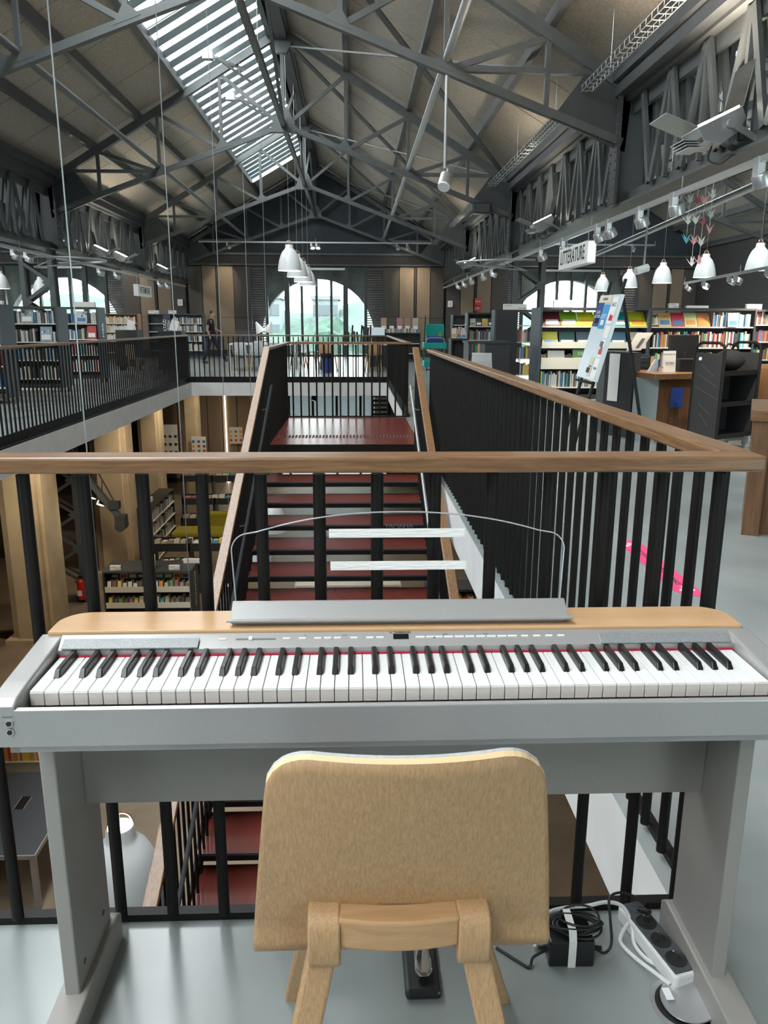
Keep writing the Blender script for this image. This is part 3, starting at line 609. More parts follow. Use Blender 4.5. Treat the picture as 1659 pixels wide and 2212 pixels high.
for i in range(9): a = (math.pi/2-0.25)*(1-i/8); top.append((0.399-rc_+rc_*math.cos(a), ac_top(0.399-rc_)-rc_+rc_*math.sin(a)+0.002))
lean = 0.16
prof = [(-0.226,0.795)]+[(x, z) for x, z in top]+[(0.392,0.795)]
q = MB(); q.prism([(x,1.389+(z-0.795)*lean,z) for x, z in prof], (0,0.0035,0)); q.build('acrylic_sheet', M['acrylic'], mr)
q = MB(); q.tube([(x,1.3905+(z-0.795)*lean,z) for x, z in prof], 0.0014, 6); q.build('sheet_edge', M['edge'], mr, smooth=True)
for k, (x0, x1, z) in enumerate(((-0.0495,0.2075,0.9265), (-0.047,0.211,0.8655))):
    q = MB(); N = 26; rr = random.Random(k)
    for i in range(N):
        xa, xb = x0+(x1-x0)*i/N, x0+(x1-x0)*(i+1)/N; j = lambda: rr.uniform(-0.0005, 0.0005)
        ys = lambda zz: 1.3885+(zz-0.795)*lean-0.0006
        if i == 0: ja = jb = 0
        zb0, zt0 = z-0.0082, z+0.0082
        q.hexa([(xa,ys(zb0)-0.0004,zb0+ja),(xb,ys(zb0)-0.0004,zb0),(xb,ys(zb0)+0.0004,zb0),(xa,ys(zb0)+0.0004,zb0+ja),(xa,ys(zt0)-0.0004,zt0+jb),(xb,ys(zt0)-0.0004,zt0),(xb,ys(zt0)+0.0004,zt0),(xa,ys(zt0)+0.0004,zt0+jb)])
    q.build('tape_strip', M['tape'], mr)
text('rest_print', 'YAMAHA', 0.011, M['inkgrey'], (0.083,1.3955+(0.936-0.795)*lean,0.9375), (math.radians(90-9),0,math.radians(0)), mr, ext=0.0001, sx=1.2)
# ---- stand
sd = thing('piano_stand', 'grey board piano stand with two side panels and a rear panel', 'stand', (0.083, 1.3, 0.0))
SXL, SXR = -0.541, 0.707
for x in (SXL, SXR):
    q = MB(); q.box(x-0.014, x+0.014, 1.232, 1.425, 0.055, 0.632); o = q.build('side_panel', M['stand'], sd, bevel=0.003)
    for (y, z) in ((1.27, 0.11), (1.385, 0.12)):
        s = 1 if x < 0 else -1; j = MB(); j.cyl((x+s*0.0135,y,z), (x+s*0.0148,y,z), 0.006, 12); j.build('screw_cap', M['greyplastic'] if x < 0 else M['stand'], o)
    q = MB(); q.prism([(x-0.028,0.98,0.0),(x-0.028,1.452,0.0),(x-0.028,1.452,0.062),(x-0.028,1.43,0.078),(x-0.028,1.04,0.062),(x-0.028,0.98,0.035)], (0.056,0,0)); q.build('foot', M['stand'], sd, bevel=0.004)
q = MB(); q.box(SXL+0.014, SXR-0.014, 1.350, 1.366, 0.400, 0.632); q.build('rear_panel', M['stand'], sd, bevel=0.002)
q = MB(); q.box(PX0+0.012, PX0+0.05, 1.15, 1.36, 0.631, 0.656); q.build('support_block', M['stand'], sd)
# ---- chair
ch = thing('chair', 'oak plywood chair with grey felt pad seen from behind in front of the piano', 'chair', (0.065, 1.05, 0.0), 0.0)
def ply(name, off0, off1, m_, par):
    path = []                                               # (y,z) local around y=1.05 base, from top of back to front of seat
    for i in range(15): t = i/14; path.append((0.852+0.078*t**1.15, 0.782-0.318*t))
    cyb, czb, rb = 0.985, 0.463, 0.055
    for i in range(1, 9): a = math.pi-i*(math.pi/2)/8; path.append((cyb+rb*math.cos(a), czb-rb*math.sin(a)))
    for i in range(1, 9): t = i/8; path.append((0.985+0.335*t, 0.408+0.02*t))
    L = len(path); nu = 24; V = [[None]*(nu+1) for _ in range(L)]; V2 = [[None]*(nu+1) for _ in range(L)]
    for i, (y, z) in enumerate(path):
        p0 = Vector(path[max(0, i-1)]); p1 = Vector(path[min(L-1, i+1)]); d = (p1-p0).normalized(); nrm = Vector((-d[1], d[0]))   # towards the sitter
        if nrm[0] < 0 and i < 12: nrm = -nrm
        h = (0.782-z)/0.318 if i < 15 else 1.0; hw = 0.176+0.037*min(1, h)**0.9
        if i >= 23: hw = 0.213-0.006*(i-22)/8
        for j in range(nu+1):
            u = -1+2*j/nu; uu = math.copysign(1-(1-abs(u))**1.35, u) if True else u
            x = uu*hw; zz = z; yy = y
            if i < 15:
                cv = 0.030*(1-0.75*h); yy += cv*uu*uu
                cr = 0.055                                   # rounded upper corners
                ex = abs(x)-(hw-cr); ez = zz-(0.782-cr)
                if ex > 0 and ez > 0:
                    m2 = math.hypot(ex, ez); mxx = max(ex, ez)
                    if m2 > 0: k_ = mxx/m2; x = math.copysign((hw-cr)+ex*k_, x); zz = (0.782-cr)+ez*k_
            V[i][j] = Vector((0.065+x, yy+nrm[0]*off0, zz+nrm[1]*off0)); V2[i][j] = Vector((0.065+x, yy+nrm[0]*off1, zz+nrm[1]*off1))
    q = MB(); me_v = []; 
    def idx(i, j, k): return (i*(nu+1)+j)*2+k
    for i in range(L):
        for j in range(nu+1): me_v += [tuple(V[i][j]), tuple(V2[i][j])]
    q.v = me_v
    for i in range(L-1):
        for j in range(nu):
            q.f.append((idx(i,j,0), idx(i,j+1,0), idx(i+1,j+1,0), idx(i+1,j,0))); q.f.append((idx(i,j,1), idx(i+1,j,1), idx(i+1,j+1,1), idx(i,j+1,1)))
    ne = len(q.f)
    for j in range(nu): q.f.append((idx(0,j,0), idx(0,j,1), idx(0,j+1,1), idx(0,j+1,0))); q.f.append((idx(L-1,j,0), idx(L-1,j+1,0), idx(L-1,j+1,1), idx(L-1,j,1)))
    for i in range(L-1): q.f.append((idx(i,0,0), idx(i+1,0,0), idx(i+1,0,1), idx(i,0,1))); q.f.append((idx(i,nu,0), idx(i,nu,1), idx(i+1,nu,1), idx(i+1,nu,0)))
    q.m = [0]*ne+[1]*(len(q.f)-ne)
    me = bpy.data.meshes.new(name); me.from_pydata(q.v, [], q.f)
    for mm in m_: me.materials.append(mm)
    me.polygons.foreach_set('material_index', q.m); me.polygons.foreach_set('use_smooth', [k == 0 for k in q.m])
    bm = bmesh.new(); bm.from_mesh(me); bmesh.ops.recalc_face_normals(bm, faces=bm.faces); bm.to_mesh(me); bm.free()
    o_ = bpy.data.objects.new(name, me); COL.objects.link(o_); adopt(o_, par); return o_
ply('plywood_shell', 0.0, 0.011, [M['oak'], M['plyedge']], ch)
ply('felt_pad', 0.0115, 0.0165, [M['feltgrey'], M['feltgrey']], ch)
def legbar(name, p, q_, w, h, up=(0,1,0), bev=0.005): m_ = MB(); m_.bar(p, q_, w, h, up); return m_.build(name, M['oak'], ch, bevel=bev)
us = [-1+2*i/12 for i in range(13)]; f = lambda u: 0.902-0.010*(1-u*u)
q = MB(); q.prism([(0.057+u*0.083, f(u)-0.018, 0.484) for u in us]+[(0.057+u*0.083, f(u)+0.02, 0.484) for u in reversed(us)], (0,0,0.046))
q.build('cross_rail', M['oak_x'], ch, bevel=0.004)
for s, x in ((-1, -0.045), (1, 0.160)):
    pr = []                                                 # rounded bent knee block
    for a in range(0, 361, 20):
        t = math.radians(a); pr.append((0.912+0.036*math.copysign(abs(math.cos(t))**0.6, math.cos(t)), 0.490+0.043*math.copysign(abs(math.sin(t))**0.6, math.sin(t))))
    q = MB(); q.prism([(x-0.022,a,b) for a, b in pr[:-1]], (0.044,0,0)); q.build('knee_block', M['oak'], ch, smooth=True, bevel=0.003)
    legbar('leg', (x+s*0.000,0.910,0.480), (x+s*0.105,0.80,0.0), 0.04, 0.03)
    legbar('leg', (x+s*0.01,1.17,0.40), ((-0.128 if s < 0 else 0.285),1.285 if s < 0 else 1.262,0.0), 0.034, 0.03)
    legbar('side_rail', (x,0.93,0.470), (x+s*0.01,1.19,0.385), 0.03, 0.036, (0,0,1))
# ---- pedal, power strip, adapter, floor socket, cables
pd = thing('sustain_pedal', 'black sustain pedal with chrome tongue on the floor under the chair', 'pedal', (0.130, 1.33, 0))
q = MB(); q.box(0.095, 0.168, 1.262, 1.42, 0, 0.022); q.build('pedal_base', M['blackplastic'], pd, bevel=0.008)
q = MB(); q.prism([(0.118,1.40,0.040),(0.145,1.40,0.040),(0.151,1.32,0.040),(0.152,1.295,0.036),(0.143,1.283,0.034),(0.125,1.283,0.034),(0.116,1.295,0.036),(0.117,1.32,0.040)], (0,0,0.009)); q.build('pedal_tongue', M['chrome'], pd, bevel=0.004)
sp = thing('power_strip', 'white and dark grey three-socket power strip on the floor by the right stand foot', 'power strip', (0.640, 1.37, 0.0), math.radians(14))
q = MB(); q.box(-0.028, 0.028, -0.105, 0.105, 0.0, 0.040); q.build('strip_body', M['whiteplastic'], sp, world=False, bevel=0.007)
q = MB(); q.box(-0.025, 0.025, -0.098, 0.100, 0.0395, 0.0425); q.build('strip_face', M['greyplastic'], sp, world=False, bevel=0.001)
for k, y in enumerate((-0.066, -0.014, 0.038)):
    q = MB(); q.lathe([(0.0215,0.0425),(0.0215,0.0435),(0.0185,0.0438),(0.0175,0.0429),(0.0001,0.0427)], 22, (0,y,0)); o = q.build('socket', M['blackplastic'], sp, world=False, smooth=True)
    for e in (-0.007, 0.007): q = MB(); q.cyl((e,y,0.0427), (e,y,0.0432), 0.0028, 8); q.build('contact_hole', M['chrome'] if k == 9 else M['screen'], o, world=False)
    q = MB(); q.cyl((0,y+0.011,0.0427), (0,y+0.011,0.052), 0.0022, 8); q.build('earth_pin', M['chrome'], o, world=False)
q = MB(); q.lathe([(0.011,0.0425),(0.011,0.0434),(0.009,0.0434),(0.009,0.0428),(0.0001,0.0428)], 18, (0,0.078,0)); q.build('switch_ring', M['greyplastic'], sp, world=False)
q = MB(); q.cyl((0.008,0.075,0.043), (0.013,0.045,0.060), 0.0075, 10, 0.0045); q.build('plug', M['blackplastic'], sp, world=False)
for x in (-0.008, 0.008): q = MB(); q.cyl((x,-0.105,0.012), (x,-0.1055,0.012), 0.003, 8); q.build('strip_screw', M['alu'], sp, world=False)
ad = thing('power_adapter', 'black power adapter with coiled cable strapped by white tape on the floor', 'adapter', (0.452, 1.375, 0.0), math.radians(-2))
q = MB(); q.box(-0.050, 0.045, -0.040, 0.040, 0.0, 0.062); q.build('adapter_body', M['blackplastic'], ad, world=False, bevel=0.004)
q = MB(); rc = random.Random(5)
for k in range(7):
    cx_, cy_ = rc.uniform(-0.004, 0.022), rc.uniform(-0.006, 0.012); ra, rb = rc.uniform(0.036, 0.058), rc.uniform(0.020, 0.032); tl = rc.uniform(-0.2, 0.2)
    q.tube([(cx_+ra*math.cos(t*0.2618)*math.cos(tl)-rb*math.sin(t*0.2618)*math.sin(tl), cy_+ra*math.cos(t*0.2618)*math.sin(tl)+rb*math.sin(t*0.2618)*math.cos(tl), 0.066+0.0035*k*0.8+0.003*math.sin(t*0.5+k)) for t in range(24)], 0.0026, 6, True)
q.build('cable_coil', M['blackplastic'], ad, world=False, smooth=True)
q = MB(); q.box(-0.010, 0.006, -0.0408, 0.0408, -0.0, 0.0); q = MB()
q.prism([(-0.010,-0.0412,0.0),(-0.010,-0.0412,0.064),(-0.010,-0.032,0.084),(-0.010,0.03,0.084),(-0.010,0.0412,0.064),(-0.010,0.0412,0.0),(-0.010,0.0405,0.0),(-0.010,0.0405,0.063),(-0.010,0.029,0.083),(-0.010,-0.031,0.083),(-0.010,-0.0405,0.063),(-0.010,-0.0405,0.0)], (0.016,0,0)); q.build('tape_strap', M['paper'], ad, world=False)
for s in (-1, 1):
    q = MB()
    for k in range(6): q.cyl((s*(0.050 if s < 0 else 0.045)+s*k*0.0035,-0.02,0.03), (s*(0.050 if s < 0 else 0.045)+s*(k*0.0035+0.0022),-0.02,0.03), 0.0062-0.0004*k, 10)
    q.build('strain_relief', M['blackplastic'], ad, world=False)
def bez(pts, n=10):
    P = [Vector(p) for p in pts]; out = []
    for i in range(len(P)-1):
        p0, p1, p2, p3 = P[max(0,i-1)], P[i], P[i+1], P[min(len(P)-1,i+2)]
        for k in range(n):
            t = k/n; out.append(0.5*((2*p1)+(-p0+p2)*t+(2*p0-5*p1+4*p2-p3)*t*t+(-p0+3*p1-3*p2+p3)*t**3))
    return out+[P[-1]]
def cable(pts, r, m_, label): q = MB(); q.tube(bez(pts), r, 8); o_ = q.build('cable', m_, smooth=True); tag(o_, label, 'cable')
cable([(0.500,1.356,0.03),(0.525,1.358,0.012),(0.545,1.375,0.02),(0.552,1.41,0.05),(0.558,1.44,0.078),(0.585,1.452,0.082),(0.615,1.448,0.075),(0.638,1.435,0.064)], 0.0030, M['blackplastic'], 'thin black cable arching from the adapter to the power strip')
cable([(0.402,1.353,0.03),(0.372,1.352,0.012),(0.36,1.335,0.004),(0.345,1.345,0.003),(0.30,1.39,0.003)], 0.0030, M['blackplastic'], 'thin black cable trailing left from the adapter towards the chair')
cable([(0.382,1.385,0.006),(0.398,1.40,0.02),(0.415,1.425,0.052),(0.455,1.437,0.058),(0.51,1.442,0.058),(0.555,1.447,0.062),(0.59,1.44,0.055),(0.603,1.415,0.03),(0.600,1.385,0.007),(0.612,1.345,0.006),(0.64,1.318,0.006),(0.66,1.30,0.008)], 0.0042, M['whiteplastic'], 'white power cord looping along the railing base to the power strip')
cable([(0.632,1.272,0.014),(0.606,1.300,0.02),(0.585,1.345,0.012),(0.572,1.385,0.008),(0.580,1.41,0.008),(0.598,1.422,0.03)], 0.0042, M['whiteplastic'], 'white power cord leaving the round floor socket')
fs = thing('floor_socket', 'round steel floor socket with its lid slightly raised', 'floor socket', (0.647, 1.235, 0))
q = MB(); q.lathe([(0.0665,0.0),(0.0665,0.0018),(0.060,0.0026),(0.056,0.0022),(0.056,0.0006),(0.0001,0.0006)], 48, (0.647,1.235,0)); q.build('socket_ring', M['alu'], fs, smooth=True)
q = MB(); q.cyl((0.647,1.235,0.0008), (0.647,1.235,0.0012), 0.0555, 40); q.build('socket_well', M['blackplastic'], fs)
q = MB(); q.lathe([(0.0001,0.0),(0.0535,0.0),(0.0545,0.002),(0.0535,0.004),(0.0001,0.004)], 48); o = q.build('lid', M['alu'], None, smooth=True); o.location = (0.657,1.238,0.011); o.rotation_euler = (0, math.radians(-8), 0.3); adopt(o, fs)
q = MB(); q.box(0.61, 0.625, 1.233, 1.262, 0.0162, 0.0166); o = q.build('lid_mark', M['white'], fs)
# ---- pink floor sticker
fk = thing('floor_sticker', 'pink diagonal distance sticker with black lettering on the floor behind the railing', 'sticker', (1.68, 4.09, 0.0))
A, B = Vector((1.655,4.597,0)), Vector((1.69,3.586,0)); W_ = 0.095
q = MB(); q.prism([(1.633,4.597,0.0008),(1.735,4.597,0.0008),(1.765,4.50,0.0008),(1.745,3.60,0.0008),(1.712,3.575,0.0008),(1.645,3.585,0.0008),(1.612,3.68,0.0008),(1.63,4.5,0.0008)], (0,0,0.0012)); q.build('sticker_sheet', M['pink'], fk)
text('sticker_lettering', 'MERCI DE RESPECTER CETTE DISTANCE', 0.041, M['ink'], (1.688,4.09,0.0022), (0,0,math.radians(-91.3)), fk, ext=0.0002, sx=0.93, bold=0.0008)
for y in (4.49, 3.68):
    q = MB(); x = 1.686
    for dx, dy in ((0,0.03),(0.026,-0.015),(-0.026,-0.015)): q.tube([(x+dx+0.011*math.cos(t*0.6283),y+dy+0.011*math.sin(t*0.6283),0.0024) for t in range(10)], 0.003, 5, True); q.bar((x,y,0.0024), (x+dx*0.6,y+dy*0.6,0.0024), 0.006, 0.002)
    q.build('sticker_emblem', M['white'], fk)
# ================================================================== lamps and fittings
ORD = ['first','second','third','fourth','fifth','sixth','seventh','eighth','ninth','tenth','eleventh','twelfth','thirteenth','fourteenth']
def aim(o, d): o.rotation_euler = Vector(d).to_track_quat('-Z', 'Y').to_euler()
def beam(parent, loc, d, watts, ang=60, col=(1.0,0.86,0.66), blend=0.6, r=0.05, world=True):
    l = bpy.data.lights.new('spot_beam', 'SPOT'); l.energy = watts; l.spot_size = math.radians(ang); l.spot_blend = blend; l.color = col; l.shadow_soft_size = r
    o = bpy.data.objects.new('spot_beam', l); COL.objects.link(o); o.location = loc; aim(o, d); adopt(o, parent, world); return o
# bell pendants
bp_out = [(0.275,0.0),(0.270,0.05),(0.260,0.12),(0.240,0.22),(0.205,0.33),(0.160,0.42),(0.110,0.475),(0.092,0.50),(0.090,0.56),(0.082,0.575),(0.030,0.578)]
q = MB(); q.lathe(bp_out, 28); q.lathe([(r-0.006, z+0.001) for r, z in bp_out[:6]]+[(0.12,0.44)], 28); BELL = q.mesh('shade', M['white'], smooth=True)
q = MB(); q.tube([(0.078*math.cos(t*math.pi/12), 0, 0.57+0.095*math.sin(t*math.pi/12)) for t in range(13)], 0.007, 6); HAND = q.mesh('handle', M['copper'], smooth=True)
q = MB(); q.lathe([(0.0001,0.10),(0.20,0.10),(0.235,0.055)], 20); GLOW = q.mesh('diffuser', M['bulb_soft'])
q = MB(); q.lathe([(0.0001,0.581),(0.074,0.581),(0.080,0.577)], 16); TOPG = q.mesh('top_glow', M['bulb_soft'])
def pendant(x, y, z, ztop, label, glow=True):
    t = thing('pendant_lamp', label, 'lamp', (x, y, z))
    piece('shade', BELL, (0,0,0), t, world=False, rot=(0,0,0.6)); piece('handle', HAND, (0,0,0), t, world=False, rot=(0,0,0.5))
    if z < 0: piece('top_glow', TOPG, (0,0,0), t, world=False)
    if glow: piece('diffuser', GLOW, (0,0,0), t, world=False)
    q = MB(); q.cyl((0,0,0.575), (0,0,ztop-z), 0.0042, 5); q.build('cord', M['galv'], t, world=False)
    return t
for k, y in enumerate((18.75, 21.2, 23.6, 26.0)):
    pendant(NC+0.02, y, 2.50, 7.1, '%s white bell pendant counting from the camera in the row over the nave' % ORD[k])
for k, y in enumerate((4.35, 6.7, 9.0, 11.35, 13.7)):
    pendant(NC, y, -2.36, 7.1, '%s long-corded white bell pendant hanging into the stairwell counting from the camera' % ORD[k])
for k, y in enumerate((17.6, 20.3, 23.1, 25.9, 28.7)):
    pendant(8.95, y, 2.50, 7.44, '%s white bell pendant counting from the camera in the right aisle row' % ORD[k])
pendant(-11.9, 27.6, 2.42, 7.42, 'white bell pendant above the left rolling bookcases')
pendant(-11.9, 31.0, 2.42, 7.42, 'small far bell pendant beside the left arched window')
# track rails and round spots
def track(p, q_, label, m_=None):
    t = thing('light_track', label, 'track', tuple((Vector(p)+Vector(q_))/2)); m_ = MB(); m_.bar(p, q_, 0.05, 0.055); m_.build('track_rail', M['alu'], t)
    m_ = MB(); d = (Vector(q_)-Vector(p)); n = max(2, int(d.length/3)) 
    for i in range(n+1): c = Vector(p)+d*(i/n); m_.cyl(tuple(c), tuple(c+Vector((0,0,0.16))), 0.006, 6)
    if p[1] == 31.5:
        for i in range(n+1): c = Vector(p)+d*(i/n); m_.bar(tuple(c), (c.x, YF-0.1, c.z), 0.02, 0.02)
    m_.build('hanger', M['galv'], t)
    return t
track((3.52,5.5,2.70), (3.52,31.5,2.70), 'long aluminium light track under the right girder')
track((-6.52,10,2.70), (-6.52,31.5,2.70), 'long aluminium light track under the left girder')
track((8.83,21.2,2.40), (7.6,12.6,2.40), 'aluminium light track crossing the right aisle below the pendants')
track((-5.95,31.5,4.36), (3.0,31.5,4.36), 'thin white light track across the far gable wall')
track((6.2,31.5,4.36), (11.8,31.5,4.36), 'thin light track across the right aisle gable wall')
track((-15.5,31.5,4.36), (-8.5,31.5,4.36), 'thin light track across the left aisle gable wall')
q = MB(); q.lathe([(0.0001,0.10),(0.062,0.10),(0.072,0.085),(0.075,0.0),(0.068,0.0),(0.062,0.012)], 20); HEAD = q.mesh('spot_head', M['alu'], smooth=True)
q = MB(); q.cyl((0,0,0.011), (0,0,0.013), 0.062, 18); LENS_ON = q.mesh('lens', M['ledw']); LENS_OFF = q.mesh('lens', M['blackplastic'])
def spot(loc, d, label, on=True, watts=0.0, ang=70, sc=1.0):
    t = thing('track_spotlight', label, 'spotlight', loc)
    q = MB(); q.box(-0.03*sc, 0.03*sc, -0.045*sc, 0.045*sc, 0.05*sc, 0.20*sc); q.build('driver_box', M['alu'], t, world=False, bevel=0.004)
    e = Vector((-d[0], -d[1], -d[2])).to_track_quat('Z', 'Y').to_euler()
    h = piece('spot_head', HEAD, (0.05*sc,0,0), t, rot=e, scale=(sc,sc,sc), world=False); piece('lens', LENS_ON if on else LENS_OFF, (0,0,0), h, world=False)
    if on and watts: beam(t, tuple(Vector(loc)+Vector((0.05*sc,0,0))+Vector(d).normalized()*0.03), d, watts, ang)
for k, (y, dx, on, w) in enumerate(((7.1,0.5,True,170),(8.95,0.35,True,150),(10.0,0.5,False,0),(11.2,0.6,False,0),(11.7,0.5,False,0),(13.6,0.5,True,200),(15.2,0.5,False,0),(20.6,-0.3,True,0),(22.0,0.4,True,120),(24.2,0.4,True,120),(26.0,-0.3,False,0),(27.5,-0.3,True,0))):
    spot((3.52,y,2.50), (dx,0.25,-1.0), '%s round spotlight counting from the camera on the right girder track' % ORD[k], on, w, 80, 1.15)
for k, (y, on, w) in enumerate(((15.8,True,90),(16.4,True,70),(20.9,True,70),(22.3,False,0),(27.1,True,60),(28.2,False,0))):
    spot((-6.52,y,2.50), (-0.4,0.35,-1), '%s round spotlight counting from the camera on the left girder track' % ORD[k], on, w, 80, 1.1)
for k, (f, on, w) in enumerate(((0.02,False,0),(0.20,True,260),(0.42,True,260),(0.47,False,0),(0.68,True,320),(0.74,False,0),(0.9,True,320))):
    p = Vector((8.83,21.2,2.2)).lerp(Vector((7.6,12.6,2.2)), f); spot(tuple(p), (-0.55,-0.15,-1) if k % 2 else (-0.5,0.25,-1), '%s round spotlight counting from the far end of the aisle light track' % ORD[k], on, w, 85, 1.1)
for k, (x, d) in enumerate(((-4.85,(-0.35,0.9,-1.0)),(-1.64,(0.1,-0.5,-1)),(-1.44,(-0.1,-0.5,-1)),(1.67,(0.35,0.9,-1.0)),(2.06,(0.5,0.9,-1.0)))):
    spot((x,31.45,4.14), d, '%s wall-washing spotlight from the left on the far gable track' % ORD[k], True, 60 if k in (0, 3, 4) else 40, 50, 1.2)
for k, (x, w) in enumerate(((7.0,90),(10.9,90))): spot((x,31.45,4.14), (0.3,0.9,-1), '%s wall-washing spotlight on the right aisle gable' % ('left-hand','right-hand')[k], True, 60, 50, 1.2)
for k, x in enumerate((-14.9, -9.3)): spot((x,31.45,4.14), (0.2,0.9,-1), '%s wall-washing spotlight on the left aisle gable' % ('left-hand','right-hand')[k], True, 60, 50, 1.2)
# floodlights clamped on the girders, aimed at the roof
def flood(x, y, z, s, sc, label, watts):
    t = thing('floodlight', label, 'floodlight', (x, y, z))
    L = lambda a, b, c: (s*a*sc, b*sc, c*sc)
    q = MB(); q.prism([L(-0.30,-0.2,0.0),L(0.12,-0.2,0.20),L(0.17,-0.2,0.10),L(0.12,-0.2,-0.02),L(-0.05,-0.2,-0.14),L(-0.22,-0.2,-0.12)], (0,0.40*sc,0)); q.build('lamp_body', M['alu'], t, world=False, bevel=0.006*sc)
    q = MB(); q.prism([L(-0.27,-0.18,0.025),L(0.10,-0.18,0.20),L(0.095,-0.18,0.21),L(-0.275,-0.18,0.035)], (0,0.36*sc,0)); q.build('lamp_lens', M['ledw'], t, world=False)
    q = MB(); q.prism([L(0.12,-0.2,0.20),L(0.20,-0.2,0.62),L(0.205,-0.2,0.62),L(0.13,-0.2,0.20)], (0,0.40*sc,0)); q.build('reflector_door', M['chrome'], t, world=False)
    q = MB(); q.prism([L(-0.30,-0.22,0.0),L(-0.62,-0.22,0.12),L(-0.62,-0.22,0.128),L(-0.30,-0.22,0.01)], (0,0.44*sc,0)); q.build('reflector_door', M['galv'], t, world=False)
    for k in range(4): q = MB(); q.bar(L(-0.34+0.02*k,-0.16,-0.10-0.022*k), L(-0.34+0.02*k,0.16,-0.10-0.022*k), 0.15*sc, 0.008*sc); q.build('cooling_fin', M['alu'], t, world=False)
    for e in (-0.225, 0.225): q = MB(); q.bar(L(0.02,e,0.04), L(0.40,e,-0.16), 0.012*sc, 0.06*sc, (0,0,1)); q.cyl(L(0.02,e-0.02,0.04), L(0.02,e+0.02,0.04), 0.045*sc, 14); q.build('yoke_arm', M['alu'], t, world=False)
    q = MB(); q.bar(L(0.40,-0.23,-0.16), L(0.40,0.23,-0.16), 0.05*sc, 0.02*sc); q.build('yoke_base', M['alu'], t, world=False)
    q = MB(); q.tube(bez([L(-0.1,-0.1,-0.14),L(-0.12,-0.1,-0.26),L(0.0,-0.1,-0.30),L(0.12,-0.1,-0.22),L(0.25,-0.1,-0.18)], 5), 0.008*sc, 6); q.build('lead', M['blackplastic'], t, world=False)
    if watts: beam(t, (x-s*0.06, y, z+0.16*sc), (-s*0.55,0.1,1.0), watts, 130, (1.0,0.80,0.62), 0.9, 0.12)
flood(3.42, 7.75, 3.06, 1, 0.95, 'large chrome floodlight with open reflector doors clamped on the near right girder', 650)
flood(3.45, 14.7, 3.06, 1, 0.8, 'smaller chrome floodlight on the right girder above the hanging sign', 45)
flood(3.45, 23.6, 3.04, 1, 0.8, 'far chrome floodlight on the right girder near the cable ring', 30)
flood(-6.45, 20.9, 3.06, -1, 0.8, 'nearer chrome floodlight on the left girder', 40)
flood(-6.45, 22.6, 3.06, -1, 0.8, 'middle chrome floodlight on the left girder', 25)
flood(-6.45, 27.3, 3.06, -1, 0.8, 'far chrome floodlight on the left girder', 25)
flood(3.42, 1.5, 3.06, 1, 0.95, 'chrome floodlight above the right walkway beside the camera', 420) if False else None
# wire cable tray along the right eave
ct = thing('cable_tray', 'wire basket cable tray running along the right eave below the roof', 'cable tray', (3.0, 16, 4.2))
TX, TZ = 3.04, 4.26
q = MB(); y0_, y1_ = 5.0, 31.0
for dx, dz in ((-0.07,0),(0,0),(0.07,0),(-0.07,0.07),(0.07,0.07)): q.cyl((TX+dx,y0_,TZ+dz), (TX+dx,y1_,TZ+dz), 0.005, 5)
q.build('long_wires', M['galv'], ct)
q = MB(); q.tube([(-0.07,0,0.07),(-0.07,0,0),(0.07,0,0),(0.07,0,0.07)], 0.005, 5); RIB = q.mesh('cross_wire', M['galv'])
y = y0_
while y < y1_: piece('cross_wire', RIB, (TX,y,TZ), ct); y += 0.16 if y < 14 else 0.3
for y in (7.6, 10.0, 12.6, 15.4, 18.6, 22, 26): q = MB(); q.cyl((TX,y,TZ), (TX,y,zroof(TX-NC)-0.02), 0.004, 5); q.build('hanger_rod', M['galv'], ct)
# hanging projector rod
pr = thing('hanging_projector', 'small glass-ended lamp on a long rod hanging from the nearest truss', 'lamp', (1.2, 11.0, 3.1))
q = MB(); q.cyl((1.215,11.0,5.08), (1.21,11.0,3.32), 0.022, 10); q.build('drop_rod', M['galv'], pr, smooth=True)
q = MB(); q.cyl((1.235,10.95,3.22), (1.19,10.86,3.08), 0.085, 18); q.build('lamp_head', M['alu'], pr, smooth=True); q = MB(); q.cyl((1.19,10.86,3.08), (1.183,10.846,3.06), 0.08, 18); q.build('lamp_lens', M['white'], pr)
q = MB(); q.tube([(1.21,11.0,3.34),(1.25,10.98,3.31),(1.24,10.95,3.24)], 0.012, 6); q.build('swivel', M['galv'], pr)
q = MB(); q.box(2.66, 3.02, 18.05, 18.35, 3.70, 3.92); o = q.build('loudspeaker_cabinet', M['blackplastic'], None, bevel=0.01); tag(o, 'black loudspeaker box hanging beside the cable tray at the second truss', 'loudspeaker')
q = MB(); q.box(2.68, 3.0, 18.035, 18.05, 3.72, 3.90); o2 = q.build('grille', M['greyplastic'], o)
# curved cable ring around the right and left columns
def ring(cx_, y, z, rx, ry, label, flip):
    t = thing('cable_ring', label, 'cable ring', (cx_, y, z)); q = MB()
    q.tube([(cx_+flip*rx*math.cos(a), y+ry*math.sin(a), z+0.02*math.sin(a)) for a in [math.pi*(0.5+i/20.0) for i in range(21)]], 0.022, 8); q.build('ring_tube', M['galv'], t, smooth=True)
    for a in (0.7, 1.0, 1.3): q = MB(); aa = math.pi*a; q.tube([(cx_+flip*rx*math.cos(aa), y+ry*math.sin(aa), z), (cx_+flip*0.1, y, z-0.16)], 0.010, 6); q.build('strut', M['galv'], t)
ring(3.7, 17.6, 2.62, 1.45, 1.2, 'curved grey cable ring cantilevered around the right column', 1)
ring(-6.75, 17.6, 2.62, 1.4, 1.2, 'curved grey cable ring cantilevered around the left column', -1)
